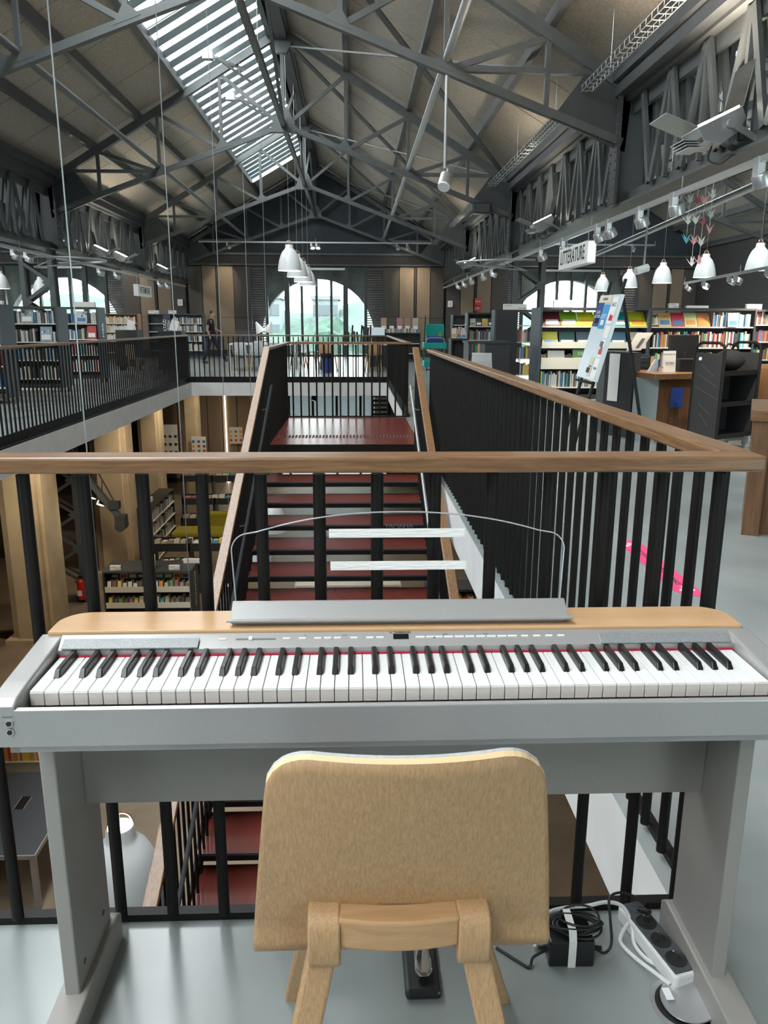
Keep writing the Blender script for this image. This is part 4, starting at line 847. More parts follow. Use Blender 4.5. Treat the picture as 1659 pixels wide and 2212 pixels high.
# hanging signs
def hang_sign(s, x, y0, y1, z0, z1, label, face, size, lit):
    t = thing('hanging_sign', label, 'sign', (x, (y0+y1)/2, z0)); q = MB(); q.box(x-0.07, x+0.07, y0, y1, z0, z1); q.build('sign_box', M['sign'], t, bevel=0.003)
    if lit: q = MB(); q.box(x-0.05, x+0.05, y0-0.006, y0, z0+0.02, z1-0.02); q.build('lit_end', M['litface'], t)
    rot = (math.radians(90), 0, math.radians(-90)) if face < 0 else (math.radians(90), 0, math.radians(90))
    text('sign_lettering', s, size, M['ink'], (x+face*0.072,(y0+y1)/2,(z0+z1)/2), rot, t, ext=0.001, sx=0.75, bold=0.002)
    for y in (y0+0.2, y1-0.2): q = MB(); q.cyl((x,y,z1), (x,y,2.72), 0.006, 6); q.build('hanger', M['galv'], t)
hang_sign('LITTÉRATURE', 3.5, 11.85, 13.45, 2.20, 2.52, 'white hanging sign reading LITTÉRATURE under the right girder', -1, 0.30, True)
hang_sign('PATRIMOINE', -6.6, 24.6, 26.2, 2.12, 2.46, 'white hanging sign reading PATRIMOINE under the left girder', 1, 0.28, False)
# exit and notice signs
def plate(name, x0, x1, y, z0, z1, m_, label, cat, txt=None, tm=None, size=0.1):
    t = thing(name, label, cat, ((x0+x1)/2, y, z0)); q = MB(); q.box(x0, x1, y-0.02, y, z0, z1); q.build('plate', m_, t)
    if txt: text('lettering', txt, size, tm or M['ink'], ((x0+x1)/2, y-0.022, (z0+z1)/2), (math.radians(90),0,0), t, ext=0.001)
    return t
plate('red_notice', 4.92, 5.2, YF-0.15, 2.08, 2.36, M['redpaint'], 'red notice plate on a felt board behind the right bookcases', 'notice', 'ISSUE', M['white'], 0.09)
plate('red_notice', 4.92, 5.2, YF-0.15, 1.86, 2.04, M['redpaint'], 'smaller red plate directly under the red notice plate', 'notice', 'DE', M['white'], 0.09)
plate('wall_sign', 3.82, 4.02, YF-0.15, 2.0, 2.25, M['sign'], 'small white extinguisher sign at the right end of the nave wall', 'sign', 'i', M['redpaint'], 0.18)
plate('wall_sign', -7.1, -6.9, YF-0.15, 2.0, 2.25, M['sign'], 'small white extinguisher sign at the left end of the nave wall', 'sign', 'i', M['redpaint'], 0.18)
# origami cranes on strings
q = MB()
q.poly([(0,0,0),(0.02,0.05,0.03),(0.0,0.0,0.09)]); q.poly([(0,0,0),(-0.02,0.05,0.03),(0,0,0.09)]); q = MB()
def tri2(a, b, c, t=0.004):
    q.prism([a, b, c], (0, t, 0))
tri2((-0.05,0,0.0),(0.05,0,0.0),(0.0,0,-0.06)); tri2((-0.05,0.0,0.0),(0.0,0.0,-0.04),(-0.11,0.0,0.09)); tri2((0.05,0,0.0),(0.0,0,-0.04),(0.12,0,0.07)); tri2((-0.03,0.004,0.0),(0.03,0.004,0.0),(-0.04,0.05,0.11)); tri2((-0.03,-0.004,0.0),(0.03,-0.004,0.0),(0.045,-0.05,0.10)); tri2((0.11,0,0.07),(0.12,0,0.065),(0.155,0,0.045))
CR = {}
for n, c in (('white',(0.72,0.72,0.70)),('pink',(0.70,0.38,0.36)),('blue',(0.10,0.42,0.52)),('red',(0.45,0.12,0.16)),('green',(0.50,0.58,0.55))): CR[n] = q.mesh('crane_paper', mat('%s_paper' % n, c, 0.7))
strings = [(0,[('green',0.0,'pale green'),('green',-0.22,'pale green'),('blue',-0.42,'bright blue')]),(1,[('red',0.0,'small red'),('white',-0.21,'white'),('pink',-0.43,'pink'),('white',-0.66,'white')]),(2,[('pink',0.0,'patterned pink'),('red',-0.22,'deep red'),('white',-0.44,'white'),('pink',-0.64,'rosy')]),(3,[('white',0.07,'white'),('green',-0.14,'grey-green'),('pink',-0.30,'pale pink')])]
for si, cl in strings:
    x, y = 3.97+si*0.107, 9.6+si*0.04
    q = MB(); q.cyl((x,y,3.07), (x,y,2.79+cl[-1][1]*1.067), 0.002, 4); o = q.build('mobile_string', M['white']); tag(o, '%s white thread from the left of the paper crane mobile' % ORD[si], 'string')
    for kk, (n, dz, dn) in enumerate(cl):
        o = piece('paper_crane', CR[n], (x, y-0.008, 2.75+dz*1.067), rot=(0,0,random.uniform(-0.8,0.8)), scale=(0.72,0.72,0.72)); tag(o, '%s folded paper crane, %s down on the %s thread of the mobile' % (dn, ORD[kk], ORD[si]), 'paper crane', 'paper cranes of the mobile')
q = MB(); q.bar((3.91,9.58,3.075), (4.37,9.74,3.075), 0.012, 0.008); o = q.build('mobile_bar', M['alu']); tag(o, 'thin bar from which the paper crane threads hang', 'bar')
# aisle pipe, vertical drop rod
q = MB(); q.cyl((5.4,6,3.35), (7.6,28,3.35), 0.06, 10); o = q.build('aisle_pipe', M['galv'], smooth=True); tag(o, 'round white pipe crossing the right aisle above the paper cranes', 'pipe')
dr = thing('drop_lamp', 'small white spotlight at the foot of a vertical rod above the easel', 'lamp', (4.5,12.4,2.1)); q = MB(); q.cyl((4.5,12.4,2.2), (4.5,12.4,4.95), 0.018, 8); q.build('drop_rod', M['galv'], dr); q = MB(); q.cyl((4.36,12.36,2.12), (4.56,12.4,2.18), 0.06, 12); q.build('lamp_head', M['white'], dr, smooth=True)
# ================================================================== upper floor furniture
q = MB(); q.cur = 0; q.box(0,0.07,0,1,0,1); q.box(0.93,1,0,1,0,1); q.box(0,1,0,0.04,0,1); q.cur = 1; q.box(0.07,0.93,0.04,0.96,0.02,0.97)
BOOK_ME = q.mesh('book', [BOOK[0], M['paper']])
NBOOK = [0]; ROWN = {}
BNAME = ['cream','white','tan','charcoal','slate','red','orange','yellow','blue','teal','green','plum','grey','ivory','bright white','brown']
def nth(k): return ORD[k-1] if k <= 14 else '%d%s' % (k, 'th' if 10 < k % 100 < 14 else {1: 'st', 2: 'nd', 3: 'rd'}.get(k % 10, 'th'))
def book(x, y, z, w, d, h, ci, label, group, lean=0.0, rz=0.0):
    o = bpy.data.objects.new('book', BOOK_ME); COL.objects.link(o); o.location = (x, y, z); o.scale = (w, d, h); o.rotation_euler = (0, lean, rz)
    o.material_slots[0].link = 'OBJECT'; o.material_slots[0].material = BOOK[ci]; tag(o, label, 'book', group); NBOOK[0] += 1; return o
def book_row(x0, x1, y, z, hmax, label, group, rng, pal=None, wr=(0.018,0.045), fill=0.97, dep=0.17):
    x = x0; k = 0
    while x < x1-wr[1]:
        w = rng.uniform(*wr)
        if rng.random() > fill: x += w; continue
        h = hmax*rng.uniform(0.72, 0.98); ci = rng.choice(pal) if pal else rng.randrange(len(BOOK))
        book(x, y+rng.uniform(0, 0.02), z, w*0.95, dep, h, ci, '%s %s, %s from the left' % (BNAME[ci], label, nth(k+1)), group); x += w; k += 1
def book_stuff(name, x0, x1, y, z, hmax, rng, parent=None, wr=(0.02,0.045), pal=None, axis='x', sgn=1, dep=0.16):
    bm = MB(); x = x0
    while x < x1-wr[1]:
        w = rng.uniform(*wr); h = hmax*rng.uniform(0.7, 0.98); bm.cur = rng.choice(pal) if pal else rng.randrange(len(BOOK))
        if axis == 'x': bm.box(x, x+w*0.94, y, y+dep, z, z+h)
        else: bm.box(y, y+sgn*dep if sgn > 0 else y, x, x+w*0.94, z, z+h) if sgn > 0 else bm.box(y-dep, y, x, x+w*0.94, z, z+h)
        x += w
    o = bm.build(name, BOOK); ROWN[parent.name] = ROWN.get(parent.name, 0)+1; w_ = parent['label'].split()[:11]
    while w_[-1] in ('the', 'and', 'a', 'on', 'of', 'in', 'by', 'with', 'seen', 'between', 'behind', 'under', 'beside', 'at', 'back', 'top', 'far', 'left', 'right', 'slate', 'face-out', 'arched', 'lower', 'front', 'warm', 'lit', 'end', 'column', 'steel', 'black', 'lettered', 'low', 'nearest'): w_.pop()
    return tag(o, '%s row of books, %s' % (ORD[ROWN[parent.name]-1], ' '.join(w_)), 'books', kind='stuff')
def bookcase(label, x0, x1, y0, dep, h, shelves, m_, endm=None, double=True, back=True, wheels=False, z0=0.0, lips=None, fascia=0.06, name='bookcase'):
    t = thing(name, label, 'bookcase', ((x0+x1)/2, y0+dep/2, z0)); b = 0.09 if wheels else 0.0
    for a in (x0, x1-0.035): q = MB(); q.box(a, a+0.035, y0, y0+dep, z0+b, z0+h); q.build('side_panel', endm or m_, t, bevel=0.003)
    q = MB(); q.box(x0+0.035, x1-0.035, y0, y0+dep, z0+h-0.04, z0+h); q.build('top_board', m_, t)
    q = MB(); q.box(x0+0.035, x1-0.035, y0+0.02, y0+dep-0.02, z0+b, z0+b+0.08); q.build('plinth', m_, t)
    if back: q = MB(); q.box(x0+0.035, x1-0.035, y0+dep*0.5-0.008, y0+dep*0.5+0.008, z0+b+0.08, z0+h-0.04-0.28 if back == 'low' else z0+h-0.04); q.build('back_panel', m_, t)
    for i, s in enumerate(shelves):
        q = MB(); q.box(x0+0.036, x1-0.036, y0+0.01, y0+dep-0.01, z0+s-0.022, z0+s); q.build('shelf', M['tray'], t)
    if wheels:
        for a in (x0+0.06, x1-0.06):
            for e in (y0+0.07, y0+dep-0.07): q = MB(); q.cyl((a-0.015,e,z0+0.045), (a+0.015,e,z0+0.045), 0.045, 12); q.build('castor', M['shoe'], t)
    return t
rb = random.Random(11); LIGHTP = [0,1,2,3,4,12,13,14,14,1,0,5,8,6,7,9]; GREYP = [0,1,3,4,12,13,3,12,4,0,8,14]
# --- right bookcase pair in front (two bays)
S4 = (0.218, 0.557, 0.924, 1.287)
bR1 = bookcase('long charcoal bookcase bay with slanted magazines behind the easel', 3.30, 5.27, 14.0, 0.75, 1.61, S4, M['shelfblack'], M['shelfgrey'], back='low')
bR2 = bookcase('long charcoal bookcase bay behind the reception desk', 5.27, 7.2, 14.0, 0.75, 1.61, S4, M['shelfblack'], back='low')
def tray(x0, x1, y, z, h, label): q = MB(); q.box(x0, x1, y-0.02, y, z-0.02, z+h); q.box(x0, x1, y, y+0.012, z-0.02, z+h*0.3); o = q.build('display_tray', M['tray']); tag(o, label, 'tray')
tray(3.345, 5.225, 14.0, 0.924, 0.09, 'low cream display tray on the third shelf of the bookcase behind the easel')
tray(3.345, 5.225, 14.0, 0.557, 0.18, 'tall cream display tray on the second shelf of the bookcase behind the easel')
book_row(3.36, 5.22, 14.03, 0.218, 0.29, 'book on the bottom shelf behind the easel', 'books on the bottom shelf behind the easel', rb, LIGHTP)
book_stuff('book_rows', 3.36, 5.22, 14.08, 0.557, 0.27, rb, bR1)
MAGC = [(0.12,0.02,0.03,'dark red'),(0.22,0.42,0.03,'leaf green'),(0.62,0.62,0.02,'yellow-green'),(0.55,0.60,0.02,'lime'),(0.02,0.36,0.34,'teal'),(0.60,0.62,0.03,'acid yellow')]
def face_book(x0, w, y, z, h, tilt, col, label, grp, txt=None):
    mm = mat('cover_print', col, 0.5); t = thing('face_out_book', label, 'book', (x0+w/2, y, z), group=grp); dy = math.tan(tilt)*h
    q = MB(); q.prism([(x0,y,z),(x0,y+0.02,z),(x0,y+0.02+dy,z+h),(x0,y+dy,z+h)], (w,0,0)); q.build('cover', mm, t)
    q = MB(); q.prism([(x0+w*0.12,y-0.002+dy*0.12,z+h*0.12),(x0+w*0.12,y-0.001+dy*0.12,z+h*0.12),(x0+w*0.12,y-0.001+dy*0.45,z+h*0.45),(x0+w*0.12,y-0.002+dy*0.45,z+h*0.45)], (w*0.76,0,0)); q.build('cover_picture', M['paper'] if max(col) < 0.5 else BOOK[rb.choice((5,8,10,6))], t)
    if txt: text('cover_title', txt, h*0.3, M['white'] if max(col) < 0.5 else M['ink'], (x0+w/2, y+dy*0.72-0.004, z+h*0.72), (math.radians(90)-tilt,0,0), t, ext=0.001)
for k, (r_, g_, b_, nm_) in enumerate(MAGC): face_book(3.38+k*0.31, 0.30, 14.02, 1.29, 0.25, 0.75, (r_,g_,b_), '%s magazine leaning on the top shelf of the bookcase behind the easel' % nm_, 'magazines on the top display shelf')
for k, (c, nm_) in enumerate((((0.66,0.60,0.10),'yellow'),((0.05,0.14,0.13),'dark green'),((0.10,0.14,0.18),'slate blue'),((0.55,0.12,0.08),'red'),((0.08,0.20,0.30),'blue'),((0.62,0.58,0.48),'cream'))): face_book(3.37+k*0.31, 0.28, 14.03, 0.93, 0.26, 0.45, c, '%s album propped in the low cream tray behind the easel' % nm_, 'albums in the low cream tray')
face_book(3.47, 0.30, 13.995, 0.62, 0.24, 0.2, (0.62,0.60,0.55), 'pale album leaning in the tall cream tray beside the green exam guide', None); face_book(3.92, 0.36, 13.995, 0.62, 0.26, 0.2, (0.16,0.34,0.12), 'green DELF exam guide standing in the tall cream tray', None, 'DELF')
face_book(4.62, 0.32, 13.995, 0.62, 0.25, 0.2, (0.12,0.16,0.10), 'dark album with a large letter standing in the tall cream tray', None, 'B')
for k, (c, nm_, tx) in enumerate((((0.70,0.42,0.16),'orange','CIAO'),((0.55,0.03,0.05),'red',None),((0.62,0.62,0.30),'pale yellow',None),((0.66,0.24,0.08),'burnt orange',None))): face_book(5.45+k*0.235, 0.225, 14.02, 1.29, 0.24, 0.5, c, '%s course book lying on the display shelf above the reception monitor' % nm_, 'course books above the reception monitor', tx)
book_row(6.42, 7.15, 14.03, 1.287, 0.26, 'book at the right end of the top shelf', 'books at the right end of the top shelf', rb, LIGHTP)
book_row(5.35, 7.15, 14.03, 0.924, 0.29, 'book on the third shelf behind the reception desk', 'books on the third shelf behind the reception desk', rb, None)
book_stuff('book_rows', 5.32, 7.15, 14.03, 0.557, 0.29, rb, bR2); book_stuff('book_rows', 5.32, 7.15, 14.03, 0.218, 0.29, rb, bR2)
face_book(6.68, 0.19, 13.985, 1.29, 0.24, 0.15, (0.60,0.60,0.58), 'patterned white book standing face out on the top shelf behind the reception desk', None)
# label holders on top of shelves
def topsign(x, y, z, w, h, label, m_='paper', t1='LANGUES', t2='ROMANS'):
    t = thing('shelf_sign', label, 'sign', (x, y, z)); q = MB(); q.box(x-w/2, x+w/2, y, y+0.08, z, z+h); q.build('sign_block', M[m_], t, bevel=0.003)
    text('sign_lettering', t1, h*0.28, M['ink'], (x-w*0.44,y-0.001,z+h*0.72), (math.radians(90),0,0), t, ext=0.0005, align='LEFT'); text('sign_lettering', t2, h*0.28, M['ink'], (x+w*0.44,y-0.001,z+h*0.25), (math.radians(90),0,0), t, ext=0.0005, align='RIGHT')
topsign(3.72, 14.1, 1.61, 0.34, 0.13, 'cream label block on top of the bookcase behind the easel', 'paper_b'); topsign(5.72, 14.1, 1.61, 0.17, 0.08, 'small white label block on top of the bookcase behind the reception desk', 'paper'); topsign(6.15, 14.1, 1.61, 0.40, 0.045, 'flat white box lying on the bookcase behind the reception desk', 'paper', '', '')
# --- further right bookcases
bR3 = bookcase('black bookcase standing between the steel column and the front right bookcase', 3.02, 4.5, 17.0, 0.45, 1.62, (0.25,0.60,0.95,1.30), M['shelfblack'], back=False)
q = MB(); q.box(3.03, 3.50, 16.93, 16.99, 0.0, 1.60); o = q.build('end_board', M['shelfblack']); tag(o, 'tall black board closing the left bay of the bookcase by the column', 'board')
for z in (0.25, 0.60, 0.95): book_stuff('book_rows', 3.54, 4.44, 17.03, z, 0.28, rb, bR3)
topsign(3.45, 17.0, 1.62, 0.5, 0.12, 'long white label block on the bookcase by the column', 'paper', 'ROMANS', 'POLICIERS')
bookcase('dark bookcase with lettered end panel beside the black catalogue desk', 2.86, 3.75, 20.0, 0.5, 1.60, (0.25,0.6,0.93,1.27), M['shelfblack'], M['shelfgrey'])
text('end_lettering', 'LITTERATURE', 0.13, M['white'], (2.845,20.25,0.95), (math.radians(90),math.radians(-90),math.radians(-90)), None)
bpy.data.objects['end_lettering'].name = 'end_lettering'
o = [x for x in bpy.data.objects if x.name.startswith('end_lettering')][0]; bc = [x for x in bpy.data.objects if x.get('label', '').startswith('dark bookcase with lettered')][0]; adopt(o, bc)
for z, n in ((0.93,'third'), (0.6,'second')): book_stuff('book_rows', 2.92, 3.70, 20.03, z, 0.28, rb, bc)
for k in range(5): face_book(2.93+k*0.155, 0.145, 20.02, 1.28, 0.18, 0.4, ((0.6,0.57,0.5),(0.05,0.05,0.06),(0.55,0.45,0.1),(0.06,0.07,0.1),(0.4,0.05,0.06))[k], '%s paperback leaning on the top shelf of the lettered bookcase' % ('cream','black','ochre','navy','crimson')[k], 'paperbacks on the lettered bookcase')
bookcase('narrow dark bookcase farthest back on the right', 2.98, 3.5, 24.0, 0.5, 1.60, (0.3,0.65,1.0,1.3), M['shelfblack'])
book_stuff('book_rows', 3.02, 3.46, 24.03, 0.65, 0.26, rb, [x for x in bpy.data.objects if x.get('label') == 'narrow dark bookcase farthest back on the right'][0]); book_stuff('book_rows', 3.02, 3.46, 24.03, 1.0, 0.26, rb, [x for x in bpy.data.objects if x.get('label') == 'narrow dark bookcase farthest back on the right'][0])
bt = bookcase('far bookcase at the right edge of the picture', 7.55, 9.8, 15.5, 0.45, 1.62, (0.3,0.65,1.0,1.33), M['shelfblack'])
for z in (0.3, 0.65, 1.0, 1.33): book_stuff('book_rows', 7.6, 9.75, 15.53, z, 0.26, rb, bt)
topsign(7.9, 15.5, 1.62, 0.3, 0.1, 'white label block on the bookcase at the right edge', 'paper')
bt = bookcase('wide low bookcase beneath the right arched window', 7.0, 12.5, 24.0, 0.5, 1.62, (0.3,0.65,1.0,1.33), M['shelfblack'])
for z in (0.3, 0.65, 1.0, 1.33): book_stuff('book_rows', 7.05, 12.4, 24.03, z, 0.26, rb, bt)
# black catalogue desk with shell chair
cd = thing('catalogue_desk', 'black catalogue desk standing behind the right railing', 'desk', (2.55, 15.0, 0)); q = MB(); q.box(2.18, 2.24, 15.0, 15.7, 0, 0.98); q.build('side_panel', M['shelfblack'], cd); q = MB(); q.box(2.50, 2.98, 15.0, 15.7, 0, 0.96); q.build('cabinet', M['shelfblack'], cd, bevel=0.005); q = MB(); q.box(2.16, 3.0, 14.97, 15.72, 0.96, 1.0); q.build('top_board', M['shelfblack'], cd); q = MB(); q.box(2.24, 2.50, 15.1, 15.7, 0.70, 0.73); q.build('shelf', M['shelfblack'], cd)
# chairs (bent ply shell, four wooden legs), shared meshes
def shell_mesh(m_):
    q = MB(); path = [(0.20,0.80),(0.205,0.66),(0.19,0.54),(0.15,0.46),(0.05,0.44),(-0.10,0.445),(-0.20,0.455)]; nu = 6
    V = []
    for i, (y, z) in enumerate(path):
        hw = 0.20 if i > 2 else 0.18+0.01*i; V.append([(u*hw, y-(0.03*u*u if i < 4 else 0), z+(0.02*u*u if i >= 4 else 0)) for u in [-1+2*j/nu for j in range(nu+1)]])
    for i in range(len(path)-1):
        for j in range(nu):
            a, b, c, d = V[i][j], V[i][j+1], V[i+1][j+1], V[i+1][j]; o_ = lambda p: (p[0], p[1]+0.010, p[2]-0.010)
            q.hexa([a, b, c, d, o_(a), o_(b), o_(c), o_(d)])
    return q.mesh('shell', m_, smooth=True)
SH_G, SH_W = shell_mesh(M['fabricgrey']), shell_mesh(M['oak']); q = MB(); q.bar((0,0,0.44), (0.05,0.05,0), 0.03, 0.03, (0,1,0)); LEGM = q.mesh('leg', M['oak'])
def shell_chair(x, y, rz, label, group, sh, z=0.0):
    t = thing('shell_chair', label, 'chair', (x, y, z), rz, group); piece('shell', sh, (0,0,0), t, world=False)
    for sx in (-1, 1):
        for sy in (-1, 1): piece('leg', LEGM, (sx*0.15,sy*0.13,0), t, scale=(sx,sy,1), world=False)
    return t
shell_chair(2.42, 14.72, math.pi*0.9, 'beige shell chair in front of the black catalogue desk', None, SH_G)
# --- easel with whiteboard
ez = thing('easel', 'black easel carrying a whiteboard of pinned flyers beside the right railing', 'easel', (2.75, 8.75, 0))
b0, b1, t0, t1 = Vector((2.60,8.38,0.71)), Vector((2.60,9.10,0.73)), Vector((2.83,8.38,1.63)), Vector((2.83,9.10,1.64)); nrm = (b1-b0).cross(t0-b0).normalized(); nrm = nrm if nrm.x > 0 else -nrm
q = MB(); q.prism([b0, b1, t1, t0], nrm*0.035); q.build('whiteboard', M['board'], ez, bevel=0.004)
def leg(p, q_, w=0.05): m_ = MB(); m_.bar(p, q_, w, 0.022, (1,0,0.2)); m_.build('leg', M['black'], ez)
leg((2.46,8.52,0.0), (2.905,8.52,1.79)); leg((2.46,8.98,0.0), (2.90,8.98,1.79)); leg((3.32,8.72,0.0), (2.90,8.70,1.84))
m_ = MB(); m_.bar((2.60,8.45,0.69), (2.60,9.05,0.69), 0.05, 0.02); m_.build('ledge', M['black'], ez)
def on_board(u0, u1, v0, v1, m_, nm='flyer', txt=None, tm=None, size=0.05):
    P = lambda u, v: b0+(b1-b0)*u+(t0-b0)*v-nrm*0.002
    t = MB(); t.prism([P(u0,v0), P(u1,v0), P(u1,v1), P(u0,v1)], -nrm*0.002); o_ = t.build(nm, m_, ez)
    if txt:
        c = P((u0+u1)/2,(v0+v1)/2)-nrm*0.004; lean = math.atan2(0.23, 0.92); tx = text('flyer_print', txt, size, tm or M['ink'], (0,0,0), (0,0,0), None, ext=0.0005)
        X = -(b1-b0).normalized(); Yv = (t0-b0).normalized(); Zv = X.cross(Yv); mtx = Matrix((X, Yv, Zv)).transposed().to_4x4(); mtx.translation = c; tx.matrix_world = mtx; adopt(tx, o_)
    return o_
on_board(0.68, 0.97, 0.62, 0.90, M['blue'], txt='CLUB\nLECTURE', tm=M['white']); on_board(0.36, 0.66, 0.60, 0.88, M['blueprint'], txt='EXPO', tm=M['white'], size=0.07); on_board(0.05, 0.33, 0.66, 0.97, M['paper'], txt='FACE\n\nB', size=0.06); on_board(0.36, 0.97, 0.90, 0.985, M['paper_b'], txt='AGENDA', size=0.04)
on_board(0.03, 0.26, 0.50, 0.64, M['paper']); on_board(0.04, 0.22, 0.28, 0.48, M['paper'], txt='INFO', size=0.04); on_board(0.05, 0.28, 0.03, 0.26, M['paper'], txt='PLAN', size=0.04); on_board(0.34, 0.52, 0.04, 0.27, M['shelfcream'], txt='ATELIER', size=0.025)
for k, (u, v, mm) in enumerate(((0.08,0.70,'redpaint'),(0.12,0.40,'inkgrey'),(0.08,0.31,'redpaint'),(0.40,0.08,'ink'),(0.72,0.66,'tshirt'),(0.42,0.64,'white'))): on_board(u, u+0.15, v, v+0.06, M[mm], 'flyer_picture').location.x += -0.004
# --- reception desk and things on it
dk = thing('reception_desk', 'walnut-topped reception desk with grey and walnut panels', 'desk', (3.95, 9.3, 0))
q = MB(); q.prism([(3.20,9.86,0.715),(3.36,8.64,0.715),(4.9,9.1,0.715),(4.9,10.3,0.715)], (0,0,0.065)); q.build('desk_top', M['walnut_x'], dk, bevel=0.004)
q = MB(); q.prism([(3.26,9.0,0),(3.46,8.76,0),(3.50,8.80,0),(3.32,9.05,0)], (0,0,0.715)); q.build('grey_panel', M['louvre'], dk); q = MB(); q.prism([(3.46,8.76,0),(4.8,9.16,0),(4.8,9.26,0),(3.50,8.86,0)], (0,0,0.715)); q.build('walnut_panel', M['walnut_z'], dk)
q = MB(); q.prism([(3.04,9.42,0),(3.26,9.06,0),(3.36,9.12,0),(3.30,9.9,0),(3.10,9.9,0)], (0,0,1.0)); q.build('side_cabinet', M['shelfblack'], dk)
q = MB(); q.prism([(3.07,9.355,0.42),(3.15,9.225,0.42),(3.145,9.222,0.42),(3.065,9.352,0.42)], (0,0,0.56)); q.build('hanging_leaflets', M['paper'], dk)
def desk_item(name, label, cat, f):
    t = thing(name, label, cat, (0,0,0)); f(t); return t
def monitor(t):
    q = MB(); q.hexa([(3.78,9.32,0.90),(4.18,9.42,0.90),(4.17,9.45,0.90),(3.77,9.35,0.90),(3.78,9.36,1.20),(4.18,9.46,1.20),(4.17,9.49,1.20),(3.77,9.39,1.20)]); q.build('screen_back', M['blackplastic'], t, bevel=0.006); q = MB(); q.bar((3.97,9.40,0.78), (3.97,9.40,1.0), 0.06, 0.04, (0,1,0)); q.build('stand_neck', M['blackplastic'], t); q = MB(); q.box(3.85, 4.09, 9.30, 9.52, 0.78, 0.795); q.build('stand_foot', M['blackplastic'], t)
desk_item('monitor', 'black computer monitor seen from behind on the reception desk', 'monitor', monitor)
def holder(t): q = MB(); q.hexa([(3.60,9.02,0.78),(3.76,9.06,0.78),(3.75,9.09,0.78),(3.59,9.05,0.78),(3.60,9.05,1.02),(3.76,9.09,1.02),(3.755,9.10,1.02),(3.595,9.06,1.02)]); q.build('sheet', M['paper'], t); [text('print', s_, 0.028, M['ink'], (3.678,9.046+0.002,z_), (math.radians(85),0,0.24), t, ext=0.0005) for s_, z_ in (('INFORMATION',0.98),('ACCUEIL',0.88),('PRET ET RETOUR',0.83))]
desk_item('sign_holder', 'upright white notice standing on the reception desk corner', 'notice', holder)
def blk(t): q = MB(); q.box(3.80, 4.08, 9.05, 9.25, 0.78, 0.93); q.build('case', M['blackplastic'], t, bevel=0.006)
desk_item('black_box', 'black desk box in front of the monitor', 'box', blk)
def leaf(t):
    for k in range(5): q = MB(); q.prism([(3.44+0.012*k,9.1,0.78),(3.52+0.012*k,9.1,0.78),(3.56+0.010*k,9.12,0.92),(3.53+0.010*k,9.12,0.92)], (0,0.012,0)); q.build('leaflet', M['board'] if k < 4 else M['blue'], t)
desk_item('leaflet_fan', 'fan of pale blue leaflets standing on the reception desk', 'leaflets', leaf)
def wbox(t): q = MB(); q.box(3.24, 3.36, 9.42, 9.6, 0.78, 0.90); q.build('carton', M['paper'], t, bevel=0.002); [text('print', '|||||||', 0.03, M['ink'], (3.30,9.418,z_), (math.radians(90),0,0), t, ext=0.0005) for z_ in (0.86,0.82)]
desk_item('white_box', 'small white printed carton at the left edge of the reception desk', 'box', wbox)
def flyer(t): q = MB(); q.hexa([(3.40,9.75,1.0),(3.62,9.85,1.0),(3.62,9.855,1.0),(3.40,9.755,1.0),(3.52,9.75,1.22),(3.76,9.85,1.22),(3.76,9.855,1.22),(3.52,9.755,1.22)]); q.build('sheet', M['paper'], t); q = MB(); q.hexa([(3.53,9.80,1.03),(3.58,9.82,1.03),(3.58,9.822,1.03),(3.53,9.802,1.03),(3.60,9.79,1.15),(3.65,9.81,1.15),(3.65,9.812,1.15),(3.60,9.792,1.15)]); q.build('picture', M['inkgrey'], t)
desk_item('flyer_sheet', 'large tilted white flyer behind the reception desk', 'flyer', flyer)
def trayd(t):
    for k in range(3): q = MB(); q.box(3.42, 3.62, 9.5, 9.8, 0.79+k*0.06, 0.80+k*0.06); q.build('shelf', M['blackplastic'], t)
    q = MB(); q.box(3.42, 3.43, 9.5, 9.8, 0.78, 0.96); q.box(3.61, 3.62, 9.5, 9.8, 0.78, 0.96); q.build('frame', M['blackplastic'], t)
desk_item('document_tray', 'black document tray tower on the reception desk', 'tray', trayd)
# --- black book trolley
tr = thing('book_trolley', 'black metal book trolley with tall looped ends and grey castors', 'trolley', (3.98, 8.25, 0), math.radians(32))
for s, nm_ in ((-1, 'left'), (1, 'right')):
    x = s*0.33; q = MB(); q.tube([(x,-0.17,0.12),(x,-0.17,1.05),(x,-0.15,1.11),(x,-0.10,1.135),(x,0.10,1.135),(x,0.15,1.11),(x,0.17,1.05),(x,0.17,0.12)], 0.016, 8); q.build('end_loop', M['black'], tr, world=False, smooth=True)
    q = MB(); q.box(x-0.006, x+0.006, -0.165, 0.165, 0.15, 1.03); o = q.build('end_panel', M['blackm'], tr, world=False)
    for k, (a, b) in enumerate(((0.85,0.10),(0.75,0.14),(0.62,0.17),(0.45,0.10),(0.34,0.07))): q = MB(); q.bar((x+s*0.0065,-b*0.8,a-0.06), (x+s*0.0065,b*0.8,a+0.06), 0.002, 0.006, (0,0,1)); q.build('pressed_rib', M['greyplastic'], o, world=False)
for z in (0.16, 0.50, 0.82): q = MB(); q.box(-0.325, 0.325, -0.16, 0.16, z, z+0.012); q.box(-0.325, 0.325, -0.165, -0.155, z-0.02, z+0.03); q.build('shelf', M['black'], tr, world=False)
q = MB(); q.box(-0.325, 0.325, 0.150, 0.158, 0.16, 1.0); q.build('rear_panel', M['blackm'], tr, world=False)
for sx in (-1, 1):
    for sy in (-1, 1): q = MB(); q.cyl((sx*0.30-0.014,sy*0.14,0.055), (sx*0.30+0.014,sy*0.14,0.055), 0.055, 16); q.build('castor', M['greyplastic'] if sx < 0 else M['louvre'], tr, world=False, smooth=True); q = MB(); q.box(sx*0.30-0.022, sx*0.30+0.022, sy*0.14-0.03, sy*0.14+0.03, 0.06, 0.14); q.build('castor_fork', M['alu'], tr, world=False)
